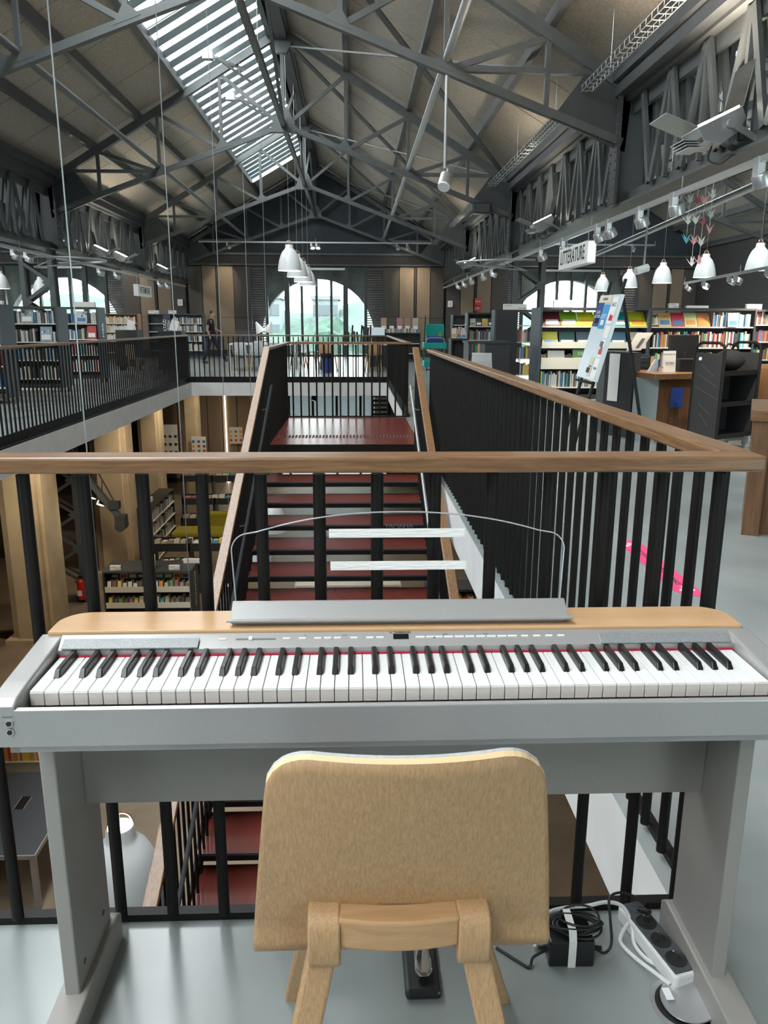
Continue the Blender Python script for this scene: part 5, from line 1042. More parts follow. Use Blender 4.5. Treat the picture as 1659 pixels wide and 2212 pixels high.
q = MB(); q.cyl((-0.338,0.10,0.97), (-0.341,0.10,0.97), 0.018, 10); q.build('white_sticker', M['white'], tr, world=False)
def bag(t): bm = MB(); bm.sphere((4.02,8.3,0.95), 0.16, 14, 8, 0.7); o_ = bm.build('bag_body', M['tshirt'], t, smooth=True); q = MB(); q.tube([(3.9,8.25,1.02),(3.98,8.27,1.12),(4.1,8.31,1.1),(4.14,8.33,1.0)], 0.012, 6); q.build('strap', M['black'], t)
desk_item('shoulder_bag', 'black bag lying on the top shelf of the book trolley', 'bag', bag)
pl_ = plate('pictogram_sign', 3.60, 3.74, 8.75, 0.40, 0.62, M['blue'], 'blue pictogram sign on the walnut desk panel behind the trolley', 'sign')
# --- near walnut cabinet at the right edge
nc = thing('walnut_cabinet', 'walnut cabinet with thick top at the right edge of the picture', 'cabinet', (2.485, 4.72, 0), math.radians(-27.0))
q = MB(); q.box(0.0, 1.4, 0.07, 0.10, 0.0, 0.735); q.build('recessed_panel', M['walnut_z'], nc, world=False); q = MB(); q.box(0.0, 0.10, 0.0, 0.75, 0, 0.735); q.build('side_panel', M['walnut_z'], nc, world=False); q = MB(); q.box(-0.02, 1.4, -0.02, 0.78, 0.735, 0.805); q.build('top', M['walnut_x'], nc, world=False, bevel=0.004)
nc2 = thing('walnut_shelf_unit', 'walnut shelf unit standing behind the walnut cabinet at the right edge', 'shelf unit', (5.3, 8.4, 0)); q = MB(); q.box(4.62, 6.2, 8.4, 8.9, 0.84, 0.88); q.build('top', M['walnut_x'], nc2); q = MB(); q.box(4.62, 4.66, 8.4, 8.9, 0, 0.84); q.build('side_panel', M['walnut_z'], nc2)
for z in (0.25, 0.55): q = MB(); q.box(4.66, 6.2, 8.4, 8.9, z, z+0.03); q.build('shelf', M['walnut_x'], nc2)
q = MB(); q.box(4.66, 6.2, 8.87, 8.9, 0, 0.84); q.build('back', M['walnut_z'], nc2)
# --- left rolling bookcases
for k, (y, zt, lb) in enumerate(((13.1,1.60,'nearest'), (15.25,1.61,'second'), (17.85,1.65,'third'))):
    x1 = (-5.72, -5.60, -5.66)[k]; bt = bookcase('%s rolling bookcase with slate end panel behind the left railing' % lb, x1-2.3, x1, y, 0.55, zt, (0.27,0.62,0.96,1.30), M['shelfblack'], M['shelfgrey'], wheels=True, back='low')
    for z, n in ((0.27,'lowest'),(0.62,'second'),(0.96,'third'),(1.30,'top')):
        if k == 1 or (k == 2 and z > 0.9): book_row(x1-(1.15 if k == 1 else 0.95), x1-0.05, y+0.03, z, 0.25, 'book on the %s shelf of the %s left bookcase' % (n, lb), 'books on the %s shelf of the %s left bookcase' % (n, lb), rb, GREYP if z > 0.5 else None, (0.022,0.05), 0.9)
        else: book_stuff('book_rows', x1-2.2, x1-0.05, y+0.03, z, 0.25, rb, bt)
topsign(-5.95, 17.9, 1.65, 0.45, 0.11, 'blank white label block on the third left bookcase', 'paper', '', ''); topsign(-6.75, 15.3, 1.61, 0.3, 0.10, 'white label block on the second left bookcase', 'paper')
def end_text(s, x, y, z, size, lb):
    bc_ = [o for o in bpy.data.objects if o.get('label') == lb][0]; text('end_lettering', s, size, M['white'], (x,y,z), (math.radians(90),math.radians(-90),math.radians(90)), bc_, ext=0.001, bold=0.002)
end_text('MER', -5.655, 18.12, 1.15, 0.17, 'third rolling bookcase with slate end panel behind the left railing')
face_book(-6.28, 0.23, 15.255, 1.31, 0.25, 0.2, (0.35,0.36,0.36), 'grey photo book facing out on the top shelf of the second left bookcase', None); face_book(-5.95, 0.22, 15.255, 0.97, 0.27, 0.2, (0.25,0.35,0.45), 'blue comic album facing out on the third shelf of the second left bookcase', None); face_book(-6.15, 0.24, 17.855, 1.31, 0.25, 0.2, (0.55,0.56,0.56), 'pale photo book facing out on the top shelf of the third left bookcase', None); face_book(-5.93, 0.2, 17.855, 0.97, 0.28, 0.15, (0.45,0.06,0.05), 'red and white leaflet facing out on the third shelf of the third left bookcase', None)
# --- far left shelves against the wall
bt = bookcase('wood-toned bookcase with warm lit books beyond the left column', -9.6, -7.25, 27.0, 0.45, 1.62, (0.35,0.72,1.02,1.30), M['walnut_z'], M['walnut_z'])
for z in (0.72, 1.02, 1.30): book_stuff('book_rows', -9.5, -7.3, 27.03, z, 0.25, rb, bt, pal=[0,1,2,2,13,6])
bt = bookcase('slate bookcase with lettered end panel by the far left wall', -7.85, -5.75, 30.6, 0.5, 1.66, (0.3,0.65,1.0,1.3), M['shelfgrey'])
for z in (0.3, 0.65, 1.0, 1.3): book_stuff('book_rows', -6.95, -5.8, 30.63, z, 0.27, rb, bt, pal=GREYP)
q = MB(); q.box(-7.25, -6.98, 30.55, 30.6, 0.1, 1.66); q.build('lettered_panel', M['shelfgrey'], bt); text('end_lettering', 'FALTAZI\nBREIZH', 0.16, M['white'], (-7.115,30.545,1.15), (math.radians(90),math.radians(-90),0), bt, ext=0.001, bold=0.002)
topsign(-7.6, 30.6, 1.66, 0.4, 0.13, 'left white label block on the slate bookcase', 'paper'); topsign(-6.9, 30.6, 1.66, 0.3, 0.13, 'right white label block on the slate bookcase', 'paper')
def cube_cart(x, y, label):
    t = thing('media_cart', label, 'cart', (x, y, 0)); q = MB(); q.box(x-0.32, x+0.32, y, y+0.6, 0.12, 0.60); q.build('lower_box', M['blackm'], t, bevel=0.01); q = MB(); q.box(x-0.3, x+0.3, y+0.03, y+0.57, 0.62, 1.12); q.build('upper_box', M['blackm'], t, bevel=0.01); q = MB(); q.bar((x+0.05,y+0.2,1.12), (x+0.12,y+0.25,1.38), 0.2, 0.012, (0,1,0)); q.build('tilted_sheet', M['paper'], t); q = MB(); q.cyl((x-0.2,y+0.1,0), (x-0.2,y+0.1,0.12), 0.04, 8); q.cyl((x+0.2,y+0.1,0), (x+0.2,y+0.1,0.12), 0.04, 8); q.cyl((x-0.2,y+0.5,0), (x-0.2,y+0.5,0.12), 0.04, 8); q.cyl((x+0.2,y+0.5,0), (x+0.2,y+0.5,0.12), 0.04, 8); q.build('feet', M['black'], t)
cube_cart(-4.75, 20.6, 'black two-tier media cart behind the corner of the left railing'); cube_cart(-6.4, 22.5, 'black media cart standing beyond the third left bookcase')
shell_chair(-5.4, 19.8, 2.4, 'dark-legged reading chair beyond the left railing', None, SH_W)
# --- far reading tables
def table(x0, x1, y0, y1, z, label, top_m, leg_m, zb=0.0):
    t = thing('reading_table', label, 'table', ((x0+x1)/2,(y0+y1)/2,zb)); q = MB(); q.box(x0, x1, y0, y1, zb+z-0.04, zb+z); q.build('table_top', top_m, t, bevel=0.004)
    for x in (x0+0.03, x1-0.03):
        for y in (y0+0.03, y1-0.03): q = MB(); q.box(x-0.03, x+0.03, y-0.03, y+0.03, zb, zb+z-0.04); q.build('leg', leg_m, t)
    return t
table(-3.62, -1.7, 22.8, 23.9, 0.75, 'pale reading table with white lamps at the far end of the stairwell', M['tray'], M['fabricgrey'])
for k, (x, lb) in enumerate(((-2.82,'left'), (-2.42,'right'))):
    t = thing('desk_lamp', '%s white cone desk lamp on the pale reading table' % lb, 'lamp', (x, 23.2, 0.75)); s = -1 if k == 0 else 1
    q = MB(); q.cyl((x,23.2,0.75), (x,23.2,0.77), 0.09, 14); q.build('base', M['white'], t); q = MB(); q.cyl((x,23.2,0.77), (x+s*0.03,23.2,1.33), 0.012, 6); q.build('stem', M['white'], t); q = MB(); q.cyl((x+s*0.02,23.2,1.36), (x-s*0.12,23.2,1.08), 0.02, 14, 0.13); q.build('shade', M['white'], t, smooth=True)
for k, (x, y, rz, lb) in enumerate(((-3.2,22.5,3.0,'leftmost'),(-2.75,22.45,3.3,'second'),(-2.25,22.5,3.0,'third'),(-2.9,24.3,0.2,'fourth, behind the table,'),(-1.7,24.2,-0.4,'last'))): shell_chair(x, y, rz, '%s grey shell chair at the pale reading table' % lb, 'grey shell chairs at the pale reading table', SH_G)
table(-1.0, 1.0, 23.0, 24.0, 0.75, 'long reading table in front of the arched window', M['tray'], M['shelfblack'])
for k, (x, y, rz, lb) in enumerate(((-1.35,25.2,1.3,'grey shell chair turned sideways under the arched window'),(-0.75,22.55,2.7,'oak shell chair on the near left of the long reading table'),(0.55,22.6,3.4,'oak shell chair on the near right of the long reading table'))): shell_chair(x, y, rz, lb, None, SH_G if k == 0 else SH_W)
bn = thing('waste_bin', 'blue waste bin under the long reading table', 'bin', (-0.76,21.7,0)); q = MB(); q.cyl((-0.76,21.7,0), (-0.76,21.7,0.42), 0.12, 16, 0.15); q.build('bin_body', M['blue'], bn, smooth=True); q = MB(); q.cyl((-0.76,21.7,0.40), (-0.76,21.7,0.52), 0.155, 16, 0.17); q.build('bag_liner', M['tshirt'], bn, smooth=True)
r4 = random.Random(4)
for k in range(9):
    x = -0.25+k*0.09; h = r4.uniform(0.30, 0.55); y = 23.3+r4.uniform(-0.1, 0.2); t = thing('microphone_stand', '%s dark headphone stand from the left on the long reading table' % ORD[k], 'stand', (x, y, 0.75), group='dark stands on the long reading table')
    q = MB(); q.cyl((x,y,0.75), (x,y,0.765), 0.05, 10); q.build('base', M['blackplastic'], t); q = MB(); q.bar((x,y,0.765), (x+r4.uniform(-0.05,0.05),y,0.75+h), 0.05, 0.05, (0,1,0)); q.build('post', M['blackplastic'], t)
lw = bookcase('low dark bookcase with face-out books on top right of the arched window', 0.75, 2.35, 28.0, 0.5, 1.02, (0.3,0.65), M['shelfblack'], name='low_bookcase')
for k in range(5): face_book(0.95+k*0.28, 0.2, 28.1, 1.03, 0.5, 0.2, ((0.40,0.26,0.16),(0.05,0.05,0.05),(0.40,0.16,0.18),(0.30,0.2,0.13),(0.45,0.40,0.33))[k], '%s picture book standing up on the low bookcase beside the louvres' % ('brown','black','rose','russet','beige')[k], 'picture books on the low bookcase')
book_stuff('book_rows', 0.85, 2.25, 28.0, 1.02, 0.16, rb, lw, (0.03,0.07), [2,0,12,15,8])
bw_ = thing('lettered_end_board', 'dark end board lettered BANDES beyond the stairwell', 'board', (0.45,24.8,0)); q = MB(); q.box(0.42, 1.0, 24.8, 25.3, 0, 0.95); q.build('board', M['shelfblack'], bw_); text('end_lettering', 'BANDES', 0.15, M['white'], (0.55,24.795,0.62), (math.radians(90),math.radians(-90),0), bw_, ext=0.001, bold=0.002)
q = MB(); q.hexa([(0.46,24.7,0.96),(0.95,24.7,0.96),(0.95,24.95,1.2),(0.46,24.95,1.2),(0.46,24.69,0.97),(0.95,24.69,0.97),(0.95,24.94,1.21),(0.46,24.94,1.21)]); o = q.build('sloped_notice', M['board']); tag(o, 'pale blue sloping notice on top of the lettered end board', 'notice')
# --- teal cleaning cart
gc = thing('cleaning_cart', 'teal cleaning cart with blue bucket beyond the right railing', 'cart', (2.35,22.9,0))
q = MB(); q.box(2.03, 2.67, 22.9, 23.5, 0.10, 0.28); q.build('lower_tray', M['teal'], gc, bevel=0.02); q = MB(); q.box(2.02, 2.68, 22.88, 23.5, 0.62, 0.80); q.build('upper_tray', M['teal'], gc, bevel=0.02); q = MB(); q.box(2.08, 2.64, 23.2, 23.34, 0.86, 1.32); q.build('lid_box', M['teal'], gc, bevel=0.04)
for x in (2.05, 2.65): q = MB(); q.bar((x,23.2,0.1), (x,23.2,0.8), 0.04, 0.04, (0,1,0)); q.build('upright', M['teal'], gc)
q = MB(); q.tube([(2.08,22.9,0.80),(2.10,22.9,0.90),(2.2,22.9,0.93),(2.5,22.9,0.93),(2.60,22.9,0.90),(2.62,22.9,0.80)], 0.014, 6); q.build('handle', M['galv'], gc, smooth=True); q = MB(); q.box(2.1, 2.62, 22.95, 23.18, 0.80, 0.98); q.build('bucket', M['blue'], gc, bevel=0.02); q = MB(); q.cyl((2.5,22.93,1.02), (2.5,22.96,1.02), 0.06, 10); q.build('sponge', M['olive'], gc)
q = MB(); q.cyl((2.02,22.95,0.3), (2.06,22.95,1.55), 0.014, 6); q.build('broom_handle', M['black'], gc)
for x in (2.1, 2.6): q = MB(); q.cyl((x,23.0,0.05), (x+0.03,23.0,0.05), 0.05, 10); q.build('wheel', M['black'], gc)
lb_ = bookcase('low dark cabinet with flyers on top behind the right railing', 2.38, 2.78, 19.4, 0.5, 0.97, (0.4,), M['shelfblack'], name='flyer_cabinet')
for k in range(3): face_book(2.40+k*0.12, 0.11, 19.42, 0.98, 0.24-0.03*k, 0.2, ((0.6,0.6,0.58),(0.55,0.30,0.18),(0.55,0.55,0.5))[k], '%s flyer standing on the low dark cabinet behind the right railing' % ('white','orange','ivory')[k], 'flyers on the low dark cabinet')
q = MB(); q.box(-4.65, -3.7, 31.2, 31.3, 0.0, 1.05); o = q.build('grey_partition', M['greyplastic'], bevel=0.01); tag(o, 'dark grey partition board standing against the far wall behind the walking person', 'partition')
# --- walking person
pe = thing('person', 'person in black T-shirt and dark jeans walking right past the reading tables', 'person', (-4.78, 26.6, 0))
def skinned(name, pts, edges, m_, sub=2):
    me = bpy.data.meshes.new(name); me.from_pydata([p[:3] for p in pts], edges, []); o_ = bpy.data.objects.new(name, me); COL.objects.link(o_); me.materials.append(m_)
    md = o_.modifiers.new('skin', 'SKIN'); md.use_smooth_shade = True
    for i, p in enumerate(pts): me.skin_vertices[0].data[i].radius = (p[3], p[4] if len(p) > 4 else p[3])
    me.skin_vertices[0].data[0].use_root = True
    s = o_.modifiers.new('sub', 'SUBSURF'); s.levels = sub; s.render_levels = sub; adopt(o_, pe, False); return o_
J = dict(pel=(0,0,0.93), wai=(0.02,0,1.07), che=(0.03,0,1.30), nk=(0.06,0,1.46), hd=(0.085,0,1.58), ht=(0.09,0,1.68),
 sR=(0.02,-0.19,1.40), eR=(-0.06,-0.24,1.12), wR=(0.02,-0.25,0.88), hR=(0.04,-0.25,0.80), sL=(0.03,0.19,1.40), eL=(0.10,0.24,1.13), wL=(0.31,0.22,1.04), hL=(0.38,0.21,1.01),
 pR=(-0.02,-0.10,0.90), kR=(-0.08,-0.10,0.50), aR=(-0.27,-0.10,0.10), tR=(-0.10,-0.10,0.04), pL=(0.03,0.10,0.90), kL=(0.24,0.10,0.52), aL=(0.44,0.10,0.13), tL=(0.60,0.10,0.19))
def S(*names): return [J[n[0]]+tuple(n[1:]) for n in names]
skinned('body', S(('pel',0.12,0.15),('wai',0.10,0.13),('che',0.10,0.15),('nk',0.05),('hd',0.098,0.08),('ht',0.06,0.055),('sR',0.055),('eR',0.040),('wR',0.028),('hR',0.036,0.02),('sL',0.055),('eL',0.040),('wL',0.028),('hL',0.036,0.02),('pR',0.085),('kR',0.058),('aR',0.04),('pL',0.085),('kL',0.058),('aL',0.04)), [(0,1),(1,2),(2,3),(3,4),(4,5),(2,6),(6,7),(7,8),(8,9),(2,10),(10,11),(11,12),(12,13),(0,14),(14,15),(15,16),(0,17),(17,18),(18,19)], M['skin'])
skinned('t_shirt', S(('pel',0.128,0.165),('wai',0.118,0.152),('che',0.118,0.17),('sR',0.078),('sL',0.078))+[(-0.03,-0.225,1.24,0.064),(0.07,0.225,1.25,0.064),(0.055,0,1.43,0.07)], [(0,1),(1,2),(2,3),(2,4),(3,5),(4,6),(2,7)], M['tshirt'])
skinned('jeans', S(('pel',0.13,0.16),('pR',0.105),('kR',0.078),('aR',0.066),('pL',0.105),('kL',0.078),('aL',0.066)), [(0,1),(1,2),(2,3),(0,4),(4,5),(5,6)], M['jeans'])
for s in 'RL': a, t = J['a'+s], J['t'+s]; skinned('shoe', [(a[0]-0.04,a[1],a[2]-0.04,0.045,0.05),(a[0]+0.04,a[1],a[2]-0.03,0.05,0.05),t+(0.038,0.05)], [(0,1),(1,2)], M['shoe'])
skinned('hair', [(0.055,0,1.60,0.082,0.085),(0.075,0,1.67,0.075,0.08),(0.11,0,1.685,0.045,0.06)], [(0,1),(1,2)], M['hair'])
q = MB(); q.prism([(0.165,-0.012,1.585),(0.195,0,1.575),(0.165,0.012,1.585),(0.165,0,1.61)], (0,0,0.001)); q.cyl((0.155,0,1.615), (0.188,0,1.575), 0.008, 6, 0.014); q.build('nose', M['skin'], pe, world=False); q = MB(); q.sphere((0.08,-0.075,1.59), 0.022, 8, 6, 1.4); q.sphere((0.08,0.075,1.59), 0.022, 8, 6, 1.4); q.build('ears', M['skin'], pe, world=False, smooth=True)
# ================================================================== lower floor
def pillar(x0, x1, y0, y1, label):
    t = thing('concrete_pillar', label, 'pillar', ((x0+x1)/2,(y0+y1)/2,ZL)); w = x1-x0
    q = MB(); q.box(x0, x1, y0+0.12, y1, ZL, -0.3); q.build('shaft', M['concrete'], t, bevel=0.02); q = MB(); q.box(x0+w*0.18, x1-w*0.12, y0, y0+0.12, ZL, -0.3); q.build('front_rib', M['concrete'], t, bevel=0.015); q = MB(); q.box(x0-0.1, x1+0.06, y0-0.1, y1, ZL, ZL+0.08); q.build('plinth', M['concrete'], t)
pillar(-7.30, -6.42, 15.6, 16.6, 'nearest beige concrete pillar on the lower floor'); pillar(-6.95, -6.0, 20.2, 21.0, 'second beige concrete pillar behind the laced column on the lower floor'); pillar(-6.72, -6.05, 24.0, 24.7, 'third beige concrete pillar beside the olive bench'); pillar(-8.1, -7.4, 29.5, 30.2, 'far beige concrete pillar under the left gallery'); pillar(-6.6, -6.0, 29.8, 30.4, 'far beige concrete pillar beside the picture posters'); pillar(-9.8, -8.7, 21.5, 22.4, 'beige concrete pillar deep under the left gallery')
wl = thing('wall_lower_far', None, None, (0,YF,ZL), kind='structure')
for x0, x1 in ((XO0,-8.2),(-8.1,-5.5),(-5.3,-3.2),(1.4,5.0),(5.1,XO1)): q = MB(); q.box(x0, x1, YF, YF+0.2, ZL, -0.3); q.build('wall_panel', M['panel_d'], wl)
k = 0
for x in [-8.0+i*0.62 for i in range(8)]+[1.5+i*0.62 for i in range(6)]: q = MB(); q.box(x, x+0.58, YF-0.05, YF, ZL+0.2, -0.6); q.build('felt_board', M['panel'], wl)
q = MB(); q.box(-5.45, -5.38, YF-0.1, YF-0.05, ZL, -0.4); o = q.build('light_strip', M['ledstrip']); tag(o, 'tall vertical strip light on the lower far wall', 'light')
w = thing('window_10', None, None, (-0.9,YF,ZL), kind='structure')
for x in (-3.2,-2.75,-1.75,-0.75,0.25,0.75,1.4): q = MB(); q.box(x-0.05, x+0.05, YF-0.05, YF+0.1, ZL, -0.3); q.build('mullion', M['steel2'], w)
q = MB(); q.box(-3.2, 1.4, YF+0.02, YF+0.03, ZL, -0.3); q.build('pane', M['pane'], w)
for i in range(24): z = ZL+0.4+i*0.19; q = MB(); q.box(0.80, 1.35, YF-0.02, YF+0.02, z, z+0.09); q.build('louvre_slat', M['steel2'], w)
q = MB(); q.box(-8, 8, 36, 36.2, -8, -0.9); o = q.build('garden_wall', M['bldg']); tag(o, 'pale green-white garden wall outside the lower window', 'wall')
# lamps added under the gallery soffit to light the lower floor (each with a warm beam)
for k, (x, y, d, w_) in enumerate(((-5.2,14.6,(-0.35,0.35,-1),260),(-5.0,19.2,(-0.2,0.5,-1),260),(-5.2,23.5,(-0.1,0.6,-1),220),(-7.5,12.5,(0.2,0.5,-1),200),(-4.6,8.3,(0.1,0.1,-1),120),(-4.8,28.6,(-0.2,0.6,-1),220),(-1.0,20.0,(-0.4,0.5,-1),180),(2.0,11.5,(-0.1,0.4,-1),200),(2.2,20.0,(-0.3,0.3,-1),200),(2.5,5.0,(-0.4,0.2,-1),150))):
    t = thing('added_ceiling_spot', '%s added warm ceiling spot under the gallery slab counting from the lower reading corner' % ORD[k], 'spotlight', (x, y, -0.3)); q = MB(); q.cyl((x,y,-0.3), (x,y,-0.42), 0.02, 8); q.build('stem', M['black'], t); q = MB(); q.cyl((x,y,-0.42), (x+d[0]*0.1,y+d[1]*0.1,-0.58), 0.06, 14, 0.08); q.build('spot_head', M['black'], t, smooth=True); q = MB(); q.cyl((x+d[0]*0.1,y+d[1]*0.1,-0.58), (x+d[0]*0.103,y+d[1]*0.103,-0.585), 0.07, 14); q.build('lens', M['bulb'], t)
    beam(t, (x+d[0]*0.12,y+d[1]*0.12,-0.62), d, w_*0.62, 115, (1.0,0.85,0.64), 0.8, 0.08)
# hoist jib with pulley block and two spots
hj = thing('hoist_jib', 'old steel hoist jib with pulley block beside the concrete pillars', 'hoist', (-5.6,17.0,-3)); q = MB(); q.bar((-6.1,17.0,-1.75), (-5.23,17.0,-2.97), 0.12, 0.13, (0,1,0)); q.build('jib_arm', M['steel'], hj)
for a in (-5.98, -5.75): q = MB(); q.cyl((a,17.0,-1.7), (a+0.42,17.0,-2.62), 0.02, 6); q.build('tie_rod', M['steel'], hj)
q = MB(); q.box(-5.47, -5.25, 16.9, 17.1, -2.72, -2.55); q.build('rod_clamp', M['steel2'], hj); q = MB(); q.box(-5.35, -5.12, 16.88, 17.12, -3.12, -2.86); q.cyl((-5.24,16.85,-3.1), (-5.24,17.15,-3.1), 0.12, 14); q.build('pulley_block', M['steel2'], hj)
for k, (x, z) in enumerate(((-5.95,-2.52), (-5.78,-2.68))):
    t = thing('jib_spotlight', '%s spotlight beside the hoist jib on the lower floor' % ('upper','lower')[k], 'spotlight', (x,17.4,z)); q = MB(); q.cyl((x+0.03,17.45,z+0.12), (x-0.02,17.38,z-0.03), 0.07, 14, 0.09); q.build('spot_head', M['steel2'], t, smooth=True); q = MB(); q.cyl((x-0.02,17.378,z-0.032), (x-0.021,17.376,z-0.036), 0.08, 14); q.build('lens', M['ledw'], t); q = MB(); q.cyl((x+0.02,17.42,z+0.06), (x+0.02,17.5,z+0.5), 0.012, 6); q.build('stem', M['steel2'], t)
# lower bookcases and browser bins
rl = random.Random(21)
def bin_books(x0, x1, y, z, label, grp, n, h=0.16, indiv=True):
    w = (x1-x0)/n
    for i in range(n):
        cnt = rl.randint(2, 4); lab_ = label
        x = x0+i*w
        ci = rl.randrange(len(BOOK)); t = thing('picture_book', '%s %s, %s from the left' % (BNAME[ci], label, nth(i+1)), 'book', (x+w/2, y, z), group=grp); hh = h*rl.uniform(0.8, 1.15)
        q = MB(); q.hexa([(x+0.01,y,z),(x+w-0.02,y,z),(x+w-0.02,y+0.025,z),(x+0.01,y+0.025,z),(x+0.01,y+0.07,z+hh),(x+w-0.02,y+0.07,z+hh),(x+w-0.02,y+0.095,z+hh),(x+0.01,y+0.095,z+hh)]); q.build('cover', BOOK[ci], t)
        q = MB(); q.hexa([(x+0.02,y+0.05,z),(x+w-0.03,y+0.05,z),(x+w-0.03,y+0.25,z),(x+0.02,y+0.25,z),(x+0.02,y+0.11,z+hh*0.94),(x+w-0.03,y+0.11,z+hh*0.94),(x+w-0.03,y+0.3,z+hh*0.9),(x+0.02,y+0.3,z+hh*0.9)]); q.build('pages', M['paper'] if rl.random() < 0.4 else BOOK[rl.choice((0,2,7,1,13,10))], t)
ba = thing('browser_bookcase', 'dark-topped lower bookcase with two white book troughs and label blocks', 'bookcase', (-4.65,17.0,ZL))
q = MB(); q.box(-5.63, -3.67, 16.6, 17.4, -4.10, -4.05); q.build('top_board', M['greyplastic'], ba, bevel=0.004)
for x in (-5.63, -3.71): q = MB(); q.box(x, x+0.04, 16.6, 17.4, ZL, -4.10); q.build('side_panel', M['shelfblack'], ba)
q = MB(); q.box(-5.6, -3.7, 17.0, 17.03, ZL, -4.10); q.build('back_panel', M['shelfblack'], ba)
for z in (-4.545, -4.92): q = MB(); q.box(-5.59, -3.71, 16.58, 16.60, z, z+0.13); q.box(-5.59, -3.71, 16.6, 17.0, z, z+0.015); q.build('trough', M['tray'], ba)
text('end_lettering', 'PETITE ENFANCE', 0.11, M['white'], (-3.668,17.0,-4.6), (math.radians(90),math.radians(-90),math.radians(90)), ba, ext=0.001)
for z, n in ((-4.53,'upper'), (-4.90,'lower')): bin_books(-5.57, -3.73, 16.63, z, 'picture book in the %s trough, dark-topped lower bookcase' % n, 'picture books in the %s white trough' % n, 16, 0.2)
for k in range(9): face_book(-5.55+k*0.2, 0.18, 16.93, -4.33, 0.2, 0.1, PAL[rl.randrange(16)], '%s album from the left on the back ledge of the dark-topped lower bookcase' % ORD[k], 'albums on the back ledge of the lower bookcase')
topsign(-5.35, 16.66, -4.05, 0.24, 0.10, 'left white label block on the dark-topped lower bookcase', 'paper'); topsign(-4.05, 16.66, -4.05, 0.24, 0.10, 'right white label block on the dark-topped lower bookcase', 'paper'); topsign(-3.75, 17.15, -4.05, 0.4, 0.10, 'plain white block at the far corner of the dark-topped lower bookcase', 'paper', '', '')
q = MB(); q.prism([(-4.72,16.7,-4.05),(-4.48,16.7,-4.05),(-4.48,16.78,-3.72),(-4.72,16.78,-3.72)], (0,0.015,0)); o = q.build('standing_poster', M['paper_b']); tag(o, 'cream picture poster standing on the dark-topped lower bookcase', 'poster')
bt = bookcase('lower bookcase seen end-on at the left edge beside the nearest pillar', -9.2, -7.42, 14.6, 0.6, 1.35, (0.25,0.6,0.95), M['shelfblack'], z0=ZL, wheels=True)
for z in (0.25, 0.6, 0.95): book_stuff('book_rows', -9.1, -7.48, 14.63, ZL+z, 0.26, rl, bt, pal=[5,5,11,1,3])
topsign(-7.6, 14.7, ZL+1.35, 0.3, 0.1, 'cream label block on the lower bookcase at the left edge', 'paper_b', '', '')
dg = thing('tall_lower_bookcase', 'tall black bookcase receding beside the second concrete pillar on the lower floor', 'bookcase', (-5.85,22.2,ZL)); q = MB(); q.box(-6.05, -5.60, 20.9, 23.6, ZL+1.62, ZL+1.66); q.build('top_board', M['shelfblack'], dg)
for y in (20.9, 22.2, 23.56): q = MB(); q.box(-6.05, -5.60, y, y+0.04, ZL, ZL+1.62); q.build('upright', M['shelfblack'], dg)
q = MB(); q.box(-6.05, -6.02, 20.9, 23.6, ZL, ZL+1.62); q.build('back_panel', M['shelfblack'], dg)
for z in (0.1, 0.5, 0.9, 1.28): q = MB(); q.box(-6.0, -5.58, 20.94, 23.56, ZL+z-0.02, ZL+z); q.build('shelf', M['tray'], dg); book_stuff('book_rows', 20.98, 23.5, -5.62, ZL+z, 0.26, rl, dg, axis='y', sgn=-1, pal=GREYP)
q = MB(); q.box(-5.95, -5.8, 21.6, 21.9, ZL+1.66, ZL+1.78); o = q.build('label_block', M['paper']); tag(o, 'small white block on the tall black lower bookcase', 'block')
def bin_row(x0, x1, y, ztop, depth, label, n, grp):
    t = thing('browser_bin', label, 'browser bin', ((x0+x1)/2, y, ZL)); q = MB(); q.box(x0, x1, y, y+0.02, ztop-0.2, ztop); q.build('front_board', M['shelfblack'], t); q = MB(); q.box(x0, x1, y+depth, y+depth+0.02, ztop-0.2, ztop+0.05); q.build('rear_board', M['shelfblack'], t); q = MB(); q.box(x0, x1, y, y+depth, ztop-0.22, ztop-0.2); q.build('floor_board', M['shelfblack'], t)
    for x in (x0, (x0+x1)/2-0.02, x1-0.04): q = MB(); q.box(x, x+0.04, y, y+depth, ZL, ztop); q.build('divider', M['shelfblack'], t)
    bin_books(x0+0.05, x1-0.05, y+0.05, ztop-0.16, 'picture book in the %s' % grp, grp, n, 0.24)
bin_row(-5.5, -3.5, 20.3, -4.48, 0.5, 'long black browser bin in front of the olive bench', 11, 'browser bin before the olive bench')
bin_row(-4.9, -3.9, 18.6, -4.55, 0.5, 'small black browser bin behind the dark-topped bookcase', 6, 'small bin behind the dark-topped bookcase')
bin_row(-6.1, -3.9, 26.8, -3.86, 0.5, 'upper far browser bin under the end gallery', 9, 'upper far browser bin'); bin_row(-5.9, -3.7, 26.0, -4.50, 0.5, 'middle far browser bin under the end gallery', 9, 'middle far browser bin'); bin_row(-5.8, -3.7, 25.2, -5.0, 0.5, 'lowest far browser bin beside the olive bench', 9, 'lowest far browser bin')
bch = thing('bench', 'olive green upholstered bench with low back on the lower floor', 'bench', (-4.7,23.2,ZL)); q = MB(); q.box(-5.6, -3.6, 22.9, 23.8, ZL, ZL+0.42); q.build('seat', M['olive'], bch, bevel=0.06); q = MB(); q.box(-4.6, -3.6, 23.7, 24.0, ZL+0.1, ZL+0.85); q.build('backrest', M['olive'], bch, bevel=0.06)
q = MB(); q.box(-6.0, -5.75, 23.0, 23.4, ZL, ZL+0.4); o = q.build('stool', M['olive'], bevel=0.05); tag(o, 'small olive stool beside the olive bench', 'stool')
pp = [(-6.9,29.4,'poster of small black drawings on the far lower pillar'), (-5.9,29.7,'poster of coloured drawings on the far lower pillar'), (-4.9,32.5,'small poster of flowers on the far lower wall')]
